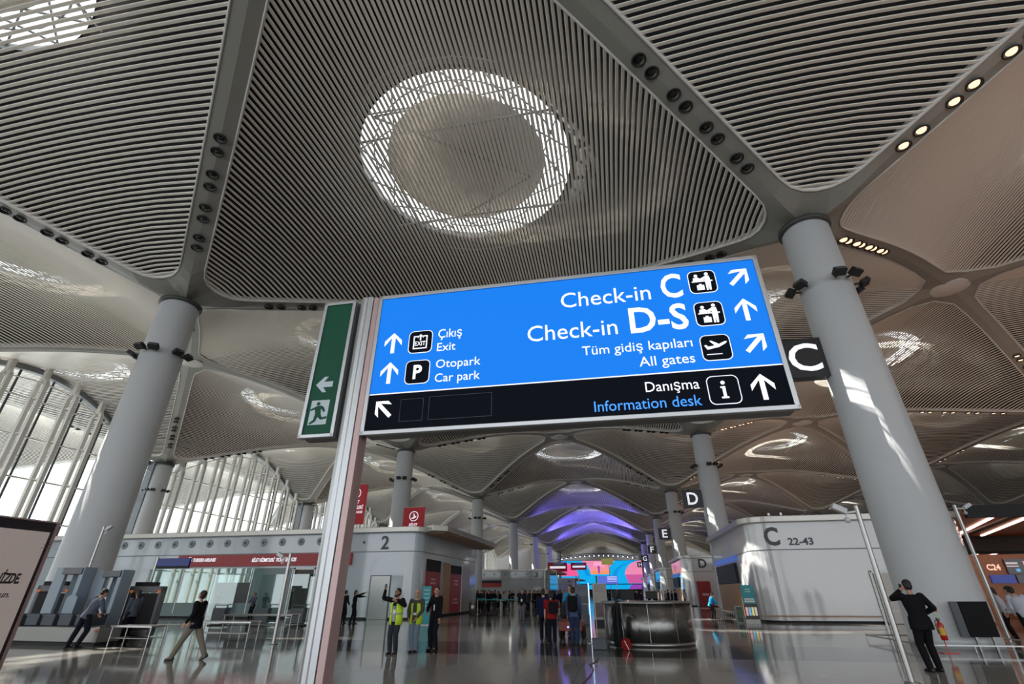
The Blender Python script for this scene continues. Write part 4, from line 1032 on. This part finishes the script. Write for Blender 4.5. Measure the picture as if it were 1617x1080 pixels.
for i in range(8): spot(-13, -3, 45, 62, 'in the left queue crowd')
for i in range(16): spot(9.0, 14.2, 26, 48, 'in the crowd beyond the round desk')
for i in range(9): spot(3.5, 8.5, 40, 66, 'far down the middle of the aisle')
AD = {}; CR = {}
for n, (x, y, w) in enumerate(sorted(spots, key=lambda s: (s[2], s[1]))):
    i = rnd.choice([0,0,1,2,3,4] if n % 4 else [0,1,2]); nm, src, _ = DEF[i]
    c = copy_tree(src); c.location = (x, y, 0); c.rotation_euler = (0,0,rnd.uniform(0,6.28)); s = rnd.uniform(.94,1.04); c.scale = (s,s,s)
    CR.setdefault('%s %s' % (nm, w), []).append(c); c['group'] = '%s %s' % (nm.replace('person','people').replace('woman','women'), w)
ORD = 'first second third fourth fifth sixth seventh eighth ninth tenth eleventh twelfth thirteenth fourteenth fifteenth sixteenth seventeenth eighteenth nineteenth twentieth twenty-first twenty-second twenty-third twenty-fourth'.split()
def scr(o):
    v = Vector((o.location.x, o.location.y, 1.5))-CAM; return v.dot(r2)/v.dot(fwd)
for lb_, L_ in CR.items():
    for q, o in enumerate(sorted(L_, key=scr)): o['label'] = lb_ if len(L_) == 1 else '%s, %s from left' % (lb_, ORD[min(q, 23)])
for nm, src, _ in DEF:
    for ch in list(src.children_recursive): bpy.data.objects.remove(ch)
    bpy.data.objects.remove(src)

# ------------------------------------------------------------------ round information desk
t = thing('information_desk', 'round brushed-steel information desk in the middle of the aisle', 'desk', (8.0,-.75,0))
m = MB(); m.lathe([(1.50,.10),(1.55,.14),(1.56,1.24),(1.50,1.24),(1.42,1.1)], 64); m.build('curved_front', steel_d, t)
m = MB(); m.lathe([(1.45,0),(1.5,.0),(1.52,.1),(1.45,.1)], 64); m.build('plinth', steel_m, t)
m = MB(); m.lathe([(1.15,1.24),(1.60,1.24),(1.62,1.27),(1.60,1.30),(1.15,1.30),(1.15,1.24)], 64); m.build('counter_top', steel_m, t)
m = MB()
for a in (-165,-125,-92,-58,-20,30,80,130): m.box((1.565*math.cos(R(a)),1.565*math.sin(R(a)),.68),(.02,.012,1.1), rz=R(a)); 
m.build('panel_joints', steel_m, t)
def monitor(x, y, z, w, h, rz, label):
    t = thing('monitor', label, 'screen', (x,y,z), rz)
    MB().box((0,0,h/2+.06),(w,.04,h)).build('panel', mblack, t, bevel=.008); MB().bar((0,.03,0),(0,.03,h/2),.05).build('stand', steel_d, t); MB().box((0,.03,.008),(.2,.16,.016)).build('foot', steel_d, t)
monitor(7.35,-1.95,1.30,.46,.30,R(10),'black monitor seen from behind on the left of the round desk')
monitor(7.0,-.1,1.30,.50,.30,R(60),'second dark monitor at the far left of the round desk')
monitor(8.3,.55,1.30,.42,.26,R(0),'third dark monitor on the far rim of the round desk')
person('receptionist with red scarf seated behind the round desk', (7.35,-.55,-.28), R(170), 1.70, top=BLK, bot=BLK, voxel=.02, female=True, pel=(0,0,.93))
t = thing('camera_tripod', 'black video camera on a tall tripod in front of the round desk', 'camera', (6.95,-2.75,0), R(10))
m = MB()
for a in (-100, 30, 150): m.tube([(.03*math.cos(R(a)),.03*math.sin(R(a)),1.32),(.20*math.cos(R(a)),.20*math.sin(R(a)),.65),(.36*math.cos(R(a)),.36*math.sin(R(a)),.01)],[.018,.014,.010],6)
m.build('legs', mblack, t)
for q in (0,):
    MB().tube([(0,0,1.28),(0,0,1.44)],.03,8).build('head', mblack, t)
    c = MB(); c.box((0,.0,1.54),(.14,.38,.18)); c.tube([(0,.19,1.55),(0,.33,1.55)],.055,10); c.box((0,-.22,1.58),(.12,.1,.12)); c.box((.0,.05,1.66),(.06,.2,.04)); c.build('video_camera', mblack, t, bevel=.01)
    MB().tube([(0,-.05,1.42),(.05,-.42,1.22)],.010,6).build('pan_handle', mblack, t)
t = thing('equipment_bag', 'black equipment bag hanging against the round desk by the tripod', 'bag', (6.92,-2.42,0))
m = MB(); m.prism(rrect(0,.60,.30,1.18,.10), -.12, .12); m.build('bag_body', BLK, t, bevel=.03)
t = thing('red_bag', 'small red bag with white stripe at the tripod foot', 'bag', (7.15,-3.22,0))
m = MB(); m.prism(rrect(0,.16,.30,.32,.12), -.07, .07); m.build('bag_body', REDC, t, bevel=.03); MB().bar((-.05,-.085,.26),(.07,-.085,.02),.022,.02).build('white_stripe', PAP, t)
t = thing('grey_crate', 'low dark grey crate on the floor left of the tripod', 'crate', (6.32,-3.05,0)); MB().box((0,0,.14),(.44,.36,.28)).build('body', mat('grey plastic',(.07,.08,.10),.5), t, bevel=.02); MB().box((0,0,.285),(.46,.38,.02)).build('lid', mat('grey plastic',(.07,.08,.10)), t)
t = thing('pole_stand', 'thin pole rising from the dark grey crate', 'pole', (6.27,-2.98,.296)); MB().tube([(0,0,0),(-.02,0,1.55)],.014,8).build('pole', steel_d, t)
t = thing('tall_light_strip', 'slim upright white and cyan edge-lit panel left of the round desk', 'light panel', (5.98,-1.0,0))
MB().box((0,0,.95),(.035,.10,1.9)).build('white_edge', mat('strip light', (.8,.85,.9), .3, emit=(.75,.85,1.0), es=1.0), t); MB().box((-.03,0,1.05),(.03,.10,.35)).build('cyan_edge', em('strip cyan',(.03,.35,.7)), t); MB().box((0,0,.01),(.25,.3,.02)).build('foot', steel_d, t)
# displays behind
t = thing('dark_display', 'dark blue display block beyond the walking trio', 'display', (5.05,10,0)); MB().box((0,0,.98),(.68,.4,1.96)).build('body', mat('slate panel',(.035,.045,.065),.3), t, bevel=.02); MB().box((0,-.21,1.55),(.5,.02,.3)).build('logo_panel', mat('slate logo',(.08,.10,.14),.4), t)
MB().box((0,-.21,1.0),(.6,.02,.02)).build('trim_line', steel_m, t)
t = thing('pale_info_panel', 'pale stand panel with dark picture left of the round desk', 'display', (6.0,10,0)); MB().box((0,0,1.02),(.78,.16,2.04)).build('body', mat('pale panel',(.34,.32,.29),.4), t, bevel=.01)
MB().box((0,-.09,.72),(.66,.02,.7)).build('picture', mat('panel picture',(.12,.08,.09),.4,noise=(3,.6)), t); m = MB()
for k in range(4): m.box((0,-.09,1.95-.11*k),(.62,.02,.02))
m.build('text_lines', mat('grey print',(.14,.14,.14),.5), t); MB().box((0,0,.12),(.8,.2,.24)).build('base', mblack, t)
t = thing('departures_board', 'distant blue departures board standing below the video wall', 'board', (5.5,70,0)); MB().box((0,0,3.4),(3.3,.3,1.2)).build('screen', em('board blue',(.10,.16,.72),.8), t)
for x in (-1.4,1.4): MB().bar((x,0,0),(x,0,2.8),.14).build('leg', steel_d, t)
m = MB()
for k in range(4): m.box((.7,-.17,3.85-.22*k),(1.6,.03,.08))
m.build('text_rows', whitee, t); MB().box((-1.9,0,3.4),(.3,.3,1.2)).build('green_panel', em('board green',(.02,.12,.05),.6), t)
t = thing('yellow_board', 'small yellow-green board high on a thin mast before the video wall', 'board', (5.2,100,0)); MB().box((0,0,7.7),(2.6,.2,1.3)).build('panel', mat('yellow board',(.42,.40,.10),.5,emit=(.4,.38,.1),es=.4), t); MB().tube([(.3,0,0),(.3,0,7.1)],.07,8).build('mast', steel_d, t)
# electric cart in front of the cyan worker
t = thing('electric_cart', 'small red and black electric cart ahead of the walking trio', 'cart', (5.15,.95,0), R(0))
m = MB(); m.prism(rrect(0,.45,.9,.34,.08), -.8, .8); m.build('body', mat('cart red',(.30,.05,.03),.3), t, bevel=.03); MB().box((0,.1,.72),(.8,.5,.12)).build('seat', mblack, t, bevel=.03); MB().box((0,-.25,1.0),(.8,.10,.5)).build('seat_back', mblack, t, bevel=.03)
for x in (-.42,.42):
    for y in (-.5,.5):
        w = MB(); w.lathe([(0,-.06),(.20,-.06),(.24,-.03),(.24,.03),(.20,.06),(0,.06)], 20); w.v = [(x+c_, y+a, .24+b_) for a,b_,c_ in w.v]; o = w.build('wheel', mblack, t)
        w = MB(); w.lathe([(.10,-.07),(.13,-.07),(.13,.07),(.10,.07)], 14); w.v = [(x+c_, y+a, .24+b_) for a,b_,c_ in w.v]; w.build('hub', mat('brass hub',(.25,.16,.05),.3,.6), t)
for x in (-.1,.3): MB().sphere((x,-.83,.42),.03).build('tail_lamp', em('cool lamp',(.2,.3,1.0),5), t)

# ------------------------------------------------------------------ poles with cameras
def cctv(x, y, h, label, d1=1, r=.05, both=True):
    t = thing('camera_pole', label, 'pole', (x,y,0))
    MB().tube([(0,0,0),(0,0,h)],r,14).build('pole', steel_m, t); MB().lathe([(0,0),(r*2.6,0),(r*2.6,.02),(0,.02)],20).build('base_plate', steel_m, t)
    MB().box((0,0,h-.04),(.05,.05,.06)).build('cap', steel_d, t)
    MB().bar((0,0,h-.12),(d1*.30,-.02,h-.15),.04).build('arm', mat('camera white',(.6,.6,.62),.4), t)
    c = MB(); c.box((d1*.38,-.04,h-.06),(.30,.15,.13), ry=R(-28*d1)); c.build('camera_housing', mat('camera white',(.6,.6,.62)), t, bevel=.02)
    c = MB(); c.sphere((d1*.26,-.02,h-.30),.065); c.bar((d1*.26,-.02,h-.24),(d1*.26,-.02,h-.14),.03); o = c.build('dome_camera', mat('camera white',(.6,.6,.62)), t)
    return t
cctv(-16.7,-1.0,4.42,'steel pole with cameras in front of the left grey column', 1)
cctv(-5.05,-3.2,2.92,'short steel camera pole in front of the red fascia', -1, .06)
cctv(12.55,-8.35,3.33,'steel camera pole left of the man in the suit', -1)
cctv(20.1,1.2,4.55,'steel camera pole right of the massive right column', 1, .06)
for x, y, h, l in ((-2.0,60,4.6,'thin camera pole before island 3, leftmost'),(1.2,62,3.8,'thin camera pole before island 3, rightmost'),(15.0,38.0,4.9,'thin camera pole before white island D')):
    cctv(x, y, h, l, -1)
# ------------------------------------------------------------------ security lane at left
CT = .60
t = thing('conveyor', 'long stainless conveyor with black feet at bottom left', 'conveyor', (-12.9,-4.6,0), R(-3))
MB().box((0,0,.34),(5.0,.85,.46)).build('side_panel', mat('conveyor steel', (.20,.195,.185), .3, .8), t, bevel=.02); MB().box((0,0,.585),(4.9,.8,.03)).build('belt', mblack, t); MB().box((0,.0,.06),(4.8,.7,.12)).build('plinth', mblack, t)
MB().box((2.4,-.43,.45),(.12,.02,.09)).build('stop_button', mat('orange button',(.5,.10,.02),.4), t)
for k, x in enumerate((-14.9,-14.2,-13.5,-12.85,-12.15,-11.45)):
    t = thing('tray', 'dark grey plastic security tray on the conveyor, number %s from the right' % ['six','five','four','three','two','one'][k], 'tray', (x,-4.72+.04*(-12.9-x)*-1,.605), R(-3), 'grey trays on the conveyor')
    t['label'] = 'dark grey tray on the conveyor, %s' % ['leftmost of the row','second from left','third from left','third from right','second from right','rightmost, by the leaning officer'][k]
    m = MB(); m.box((0,0,.02),(.52,.62,.04)); 
    for s in (-1,1): m.box((s*.27,0,.17),(.03,.66,.32), ry=R(4*s)); m.box((0,s*.32,.17),(.54,.03,.32))
    m.build('shell', mat('grey tray',(.06,.07,.095),.5), t); m = MB(); 
    for s in (-1,1): m.box((0,s*.345,.32),(.60,.04,.035)); m.box((s*.30,0,.32),(.04,.72,.035))
    m.build('rim', mat('grey tray rim',(.085,.095,.12),.5), t)
gp = mat('pale blue scanner panel', (.24,.30,.36), .3)
def portal(x, y, w, h, label):
    t = thing('body_scanner', label, 'security scanner', (x,y,0), R(-4))
    MB().box((-w*.36,-.15,h/2),(w*.36,.12,h)).build('side_panel', gp, t, bevel=.02); MB().box((-w*.0,.25,h/2-.1),(w*.55,.10,h-.2)).build('rear_panel', mat('frosted panel', (.20,.27,.32), .25), t, bevel=.02)
    MB().box((w*.44,-.05,h/2),(w*.14,.5,h)).build('side_post', gp, t, bevel=.02)
    MB().box((w*.14,-.05,h-.14),(w*.66,.6,.24)).build('header', mat('scanner header',(.10,.10,.11),.4), t, bevel=.02); MB().box((0,0,.03),(w,.8,.06)).build('base', mblack, t)
    MB().box((w*.0,.18,h-.5),(.16,.02,.10)).build('indicator', mat('green indicator',(.02,.12,.06),.4), t)
portal(-14.2,-3.55,1.55,2.52,'pale blue body scanner arch, left one behind the trays')
portal(-12.55,-3.3,1.35,2.42,'pale blue body scanner arch, right one behind the leaning officer')
t = thing('low_barrier', 'low pale rounded barrier panel between the two scanner arches', 'barrier', (-13.33,-4.06,0)); m = MB(); m.prism(rrect(0,.78,.5,1.5,.12), -.03, .03); m.build('panel', gp, t, bevel=.01)
for s in (-.2,.2): MB().box((s,0,.02),(.06,.08,.04)).build('foot', steel_d, t)
def xray(x, y, label, w=1.15, h=1.86):
    t = thing('xray_machine', label, 'x-ray machine', (x,y,0), R(34))
    m = MB(); m.box((-w/2+.06,0,h/2+.05),(.12,1.0,h-.1)); m.box((w/2-.06,0,h/2+.05),(.12,1.0,h-.1)); m.box((0,0,h-.12),(w,1.0,.24)); m.build('housing', mat('machine grey',(.16,.16,.17),.4), t, bevel=.03)
    MB().box((0,-.2,.95),(w-.24,.6,1.3)).build('tunnel', mblack, t); MB().box((0,0,.28),(w,.95,.5)).build('base_unit', steel_d, t, bevel=.02)
    MB().box((-.12,.1,h+.08),(.8,.5,.15)).build('console', mblack, t, bevel=.02)
    for s in (-.42,.42): MB().sphere((s*w,-.51,h-.2),.055).build('warning_lamp', mat('orange lamp',(.6,.14,.02),.3,emit=(.6,.13,.02),es=.5), t)
    return t
xray(-12.35,-1.75,'dark x-ray tunnel machine behind the female officer')
xray(-16.35,-2.3,'dark x-ray machine half hidden by the advertising board', 1.1, 1.9)
def table(x, y, w, d, h, rz, label, shelf=True):
    t = thing('roller_table', label, 'table', (x,y,0), rz); m = MB()
    for s in (-1,1): m.bar((-w/2,s*d/2,h),(w/2,s*d/2,h),.045)
    for k in range(int(w/.09)): m.tube([(-w/2+.05+k*.09,-d/2,h-.01),(-w/2+.05+k*.09,d/2,h-.01)],.028,8)
    m.build('roller_top', steel_m, t)
    for a in (-1,1):
        for b_ in (-1,1): MB().tube([(a*(w/2-.06),b_*(d/2-.03),0),(a*(w/2-.06),b_*(d/2-.03),h-.03)],.02,8).build('leg', steel_m, t)
    if shelf: MB().box((0,0,h*.42),(w-.1,d-.05,.02)).build('shelf', steel_d, t)
table(-9.25,-4.75,1.75,.62,.60,R(-3),'short steel roller table beyond the conveyor, nearest one')
table(-7.75,-2.35,2.4,.65,.62,R(3),'long steel roller table behind the striding guard')
table(-9.0,1.4,3.4,.7,.72,R(2),'farthest steel roller table in front of the ticket window')
for x, l in ((-11.1,'left'),(-9.1,'middle'),(-7.5,'right')):
    t = thing('tray_trolley', 'grey tray trolley by the ticket window, %s one' % l, 'trolley', (x*1.35,6.0,0)); m = MB(); m.bar((-.4,0,.05),(-.4,0,1.0),.04); m.bar((.4,0,.05),(.4,0,1.0),.04); m.bar((-.4,0,1.0),(.4,0,1.0),.04); m.build('frame', mat('blue grey frame',(.07,.09,.13),.4), t); MB().box((0,.02,.5),(.76,.3,.7)).build('tray_stack', mat('tray stack',(.10,.11,.12),.5), t); MB().box((0,0,.03),(.86,.5,.06)).build('base', mblack, t)
# blue totem sign and glass screens in the lane
t = thing('blue_lane_sign', 'steel pole with small dark blue sign panel left of the ticket window', 'sign', (-14.15,0,0)); MB().tube([(0,0,0),(0,0,3.1)],.06,12).build('pole', steel_m, t); MB().box((.95,0,2.88),(1.75,.12,.34)).build('panel', mat('royal blue',(.01,.03,.22),.4), t, bevel=.01); MB().box((.95,0,2.66),(1.75,.10,.10)).build('lower_strip', mblack, t)
for k, x in enumerate((-15.5,-12.4,-10.4)):
    t = thing('glass_screen', 'clear greenish glass screen in the security lane, %s' % ['left','middle','right'][k], 'glass screen', (x,6.5,0)); MB().box((0,0,1.3),(1.6,.03,2.5)).build('pane', glass_mat('greenish glass',(.80,.92,.90),.14), t); MB().box((0,0,.03),(1.7,.14,.06)).build('foot', steel_m, t)
# people behind the ticket window
person('clerk with red hair at the ticket window of the island', (-17.9,12.6,0), R(175), 1.60, top=GRY, bot=BLK, voxel=.022, hairc=mat('reddish hair',(.20,.06,.02),.6), female=True, LH=(-.15,.35,1.1), RH=(.15,.35,1.1))
person('dark-haired person in black before the left part of the ticket window', (-20.6,12.4,0), R(160), 1.68, top=BLK, bot=BLK, voxel=.022, female=True, longhair=True)

# ------------------------------------------------------------------ foot of the right column
t = thing('black_screen', 'big black display screen on the right side of the right column foot', 'screen', (17.62,-1.45,0), R(8))
MB().box((.33,0,.83),(.86,.10,.96)).build('screen', mat('matt screen',(.008,.008,.009),.6,spec=.15), t, bevel=.01); MB().box((-.20,.05,.83),(.20,.14,.96), rz=R(-20)).build('side_case', mat('screen case',(.04,.045,.055),.4), t); 
for x in (.1,.6): MB().bar((x,.05,0),(x,.05,.4),.06).build('leg', steel_d, t)
t = thing('fire_extinguisher', 'red fire extinguisher with yellow label on a stand by the column', 'fire extinguisher', (16.32,-2.45,0))
m = MB(); m.lathe([(0,.32),(.07,.32),(.085,.35),(.085,.70),(.06,.76),(.025,.79),(.025,.82),(0,.82)],20); m.build('cylinder', mat('signal red',(.50,.015,.01),.25), t)
MB().lathe([(.087,.45),(.087,.64)],20,a0=R(200),a1=R(330)).build('label_band', mat('yellow label',(.65,.40,.03),.5), t)
MB().tube([(.0,-.02,.82),(-.10,-.03,.83),(-.13,-.03,.70),(-.12,-.03,.48)],.013,8).build('hose', black_m, t); m = MB(); m.box((0,0,.84),(.05,.12,.03)); m.box((0,0,.88),(.04,.13,.02)); m.build('valve', black_m, t)
MB().box((0,.0,1.02),(.13,.02,.24)).build('instruction_plate', mat('instruction plate',(.42,.48,.40),.5), t); MB().box((0,-.012,1.09),(.12,.01,.08)).build('red_panel', mat('signal red',(.5,.015,.01)), t); MB().bar((0,.06,0),(0,.06,1.1),.02).build('stand_rod', mat('signal red',(.5,.015,.01)), t); MB().box((0,.02,.01),(.42,.30,.02)).build('base', mat('signal red',(.5,.015,.01)), t)
t = thing('column_rail', 'low steel guard rail around the right column foot', 'rail', (17.85,-.15,0)); W_ = 1.95
m = MB(); c = [(W_*s1,W_*s2,.17) for s1,s2 in ((-1,-1),(1,-1),(1,1),(-1,1))]
for a in range(4): m.bar(c[a], c[(a+1)%4], .05, .035)
m.build('top_rail', steel_m, t)
for s1 in (-1,-.33,.33,1): MB().tube([(W_*s1,-W_,0),(W_*s1,-W_,.15)],.02,8).build('post', steel_m, t)
for s1 in (-1,.0,1): MB().tube([(-W_,W_*s1*.99,0),(-W_,W_*s1*.99,.15)],.02,8).build('post', steel_m, t)
# teal signs near the C island corner
t = thing('teal_banner_stand', 'teal and dark roll-up banner at the corner of island C', 'banner', (14.4,12.3,0)); MB().box((0,0,.98),(.72,.04,1.92)).build('panel', mat('dark poster',(.05,.04,.04),.4), t)
MB().box((0,-.025,1.46),(.70,.02,.95)).build('teal_area', mat('teal print',(.03,.30,.34),.5), t); m = MB(); m.box((0,-.04,1.72),(.3,.01,.06)); m.box((0,-.04,1.60),(.3,.01,.06)); m.build('emblem', mat('pale print',(.35,.55,.55),.5), t)
m = MB(); m.box((0,-.04,1.22),(.52,.01,.07)); m.box((0,-.04,1.10),(.56,.01,.09)); m.build('lettering', PAP, t)
for k in range(4): MB().box((-.24+.16*k,-.035,.60),(.12,.01,.42)).build('figure_print', mat('print %d'%k), t)
MB().box((0,0,.10),(.74,.08,.2)).build('base', mat('banner base',(.5,.5,.5),.4), t)
t = thing('drinks_cooler', 'small cooler box with green claw marks beside the teal banner', 'cooler', (13.85,12.85,0)); MB().box((0,0,.43),(.46,.5,.86)).build('cabinet', mat('cooler grey',(.30,.36,.34),.3), t, bevel=.02)
m = MB(); m.box((-.05,-.26,.43),(.30,.02,.76)); m.build('black_front', black_m, t); m = MB()
for k in (-1,0,1): m.bar((-.05+.07*k,-.275,.72-.05*abs(k)),(-.03+.05*k,-.275,.22+.06*abs(k)),.022,.01)
m.build('green_marks', mat('acid green',(.20,.50,.03),.5), t)
for k in range(5):
    t = thing('luggage_trolley', 'silver luggage trolley nested by the island side, %s' % ['nearest the worker','second','third','fourth','nearest the cooler'][k], 'luggage trolley', (13.35+.02*k,15.95-.56*k,0), R(180), 'nested luggage trolleys')
    m = MB(); m.tube([(-.28,-.45,.18),(-.26,.45,.18),(.26,.45,.18),(.28,-.45,.18),(-.28,-.45,.18)],.016,6); 
    for q in (-.15,0,.15): m.tube([(q,-.45,.18),(q,.45,.18)],.010,6)
    m.build('deck', steel_m, t); MB().tube([(-.26,.45,.18),(-.27,.58,.55),(.27,.58,.55),(.26,.45,.18)],.016,6).build('handle', steel_m, t)
    for a, b_ in ((-.22,-.4),(.22,-.4),(0,.4)): w = MB(); w.lathe([(0,-.02),(.06,-.02),(.06,.02),(0,.02)],12); w.v = [(a+c_,b_+p_,.06+q_) for p_,q_,c_ in w.v]; w.build('wheel', mblack, t)
# red poster stands
t = thing('red_poster_stand', 'red poster stand in front of island D', 'poster stand', (17.4,48.3,0)); MB().box((0,0,1.4),(1.6,.1,2.7)).build('panel', red_m, t); MB().box((-.9,0,1.4),(.2,.12,2.7)).build('pale_edge', mat('pale blue edge',(.30,.42,.60),.4), t); MB().box((.1,-.06,1.3),(.8,.02,.25)).build('lettering', mat('poster text'), t); MB().box((0,0,.03),(1.7,.5,.05)).build('base', steel_d, t)
t = thing('teal_totem', 'small teal poster totem at the corner of the blue-grey island', 'totem', (-3.65,8.2,0)); MB().box((0,0,.97),(.50,.10,1.9)).build('panel', mat('teal print',(.03,.30,.34)), t, bevel=.01); m = MB()
for k in range(5): m.box((.02,-.055,1.72-.2*k),(.34,.01,.05))
m.build('lettering', mat('pale print',(.35,.55,.55)), t); MB().box((0,0,.02),(.6,.4,.04)).build('base', steel_d, t)
t = thing('litter_bin', 'grey metal litter bin beside the last red poster', 'bin', (-3.9,19.0,0)); MB().lathe([(0,0),(.24,0),(.25,.9),(.20,.95),(0,.95)],20).build('body', steel_d, t); MB().lathe([(.17,.952),(.25,.93),(.25,.99),(.17,.99)],20).build('rim', steel_m, t)
# turquoise belt barriers by the queue
for k, (x0, x1, y) in enumerate(((-4.3,-2.4,22),(-2.4,-.6,22),(-7.5,-4.3,30))):
    t = thing('belt_barrier', 'steel post with turquoise belt in the queue area, %s' % ['left of the lone black figure','right of the lone black figure','farthest left'][k], 'barrier', (x0,y,0))
    MB().tube([(0,0,0),(0,0,1.1)],.03,10).build('post', steel_m, t); MB().lathe([(0,0),(.17,0),(.17,.02),(0,.03)],18).build('base', steel_m, t); MB().box(((x1-x0)/2,0,1.06),(x1-x0-.06,.01,.06)).build('belt', mat('turquoise belt',(.03,.30,.33),.6), t)
t = thing('a_frame_board', 'small wooden trestle stand beside the cyan cleaner in the queue area', 'stand', (-2.1,27.4,0)); m = MB(); m.bar((-.35,0,.02),(0,0,1.0),.05); m.bar((.35,0,.02),(0,0,1.0),.05); m.build('legs', mat('pale wood',(.30,.24,.18),.6), t)
# cable on the floor
t = thing('floor_cable', 'thin red cable lying across the shiny floor in the centre foreground', 'cable', (6.6,-6.4,0)); MB().tube([(-.4,-3.2,.012),(-.3,-2.2,.012),(-.27,-1.2,.012),(-.4,-.4,.012),(-.25,.4,.012),(-.24,1.2,.012)],.010,6).build('cable', mat('cable red',(.14,.01,.015),.5), t)
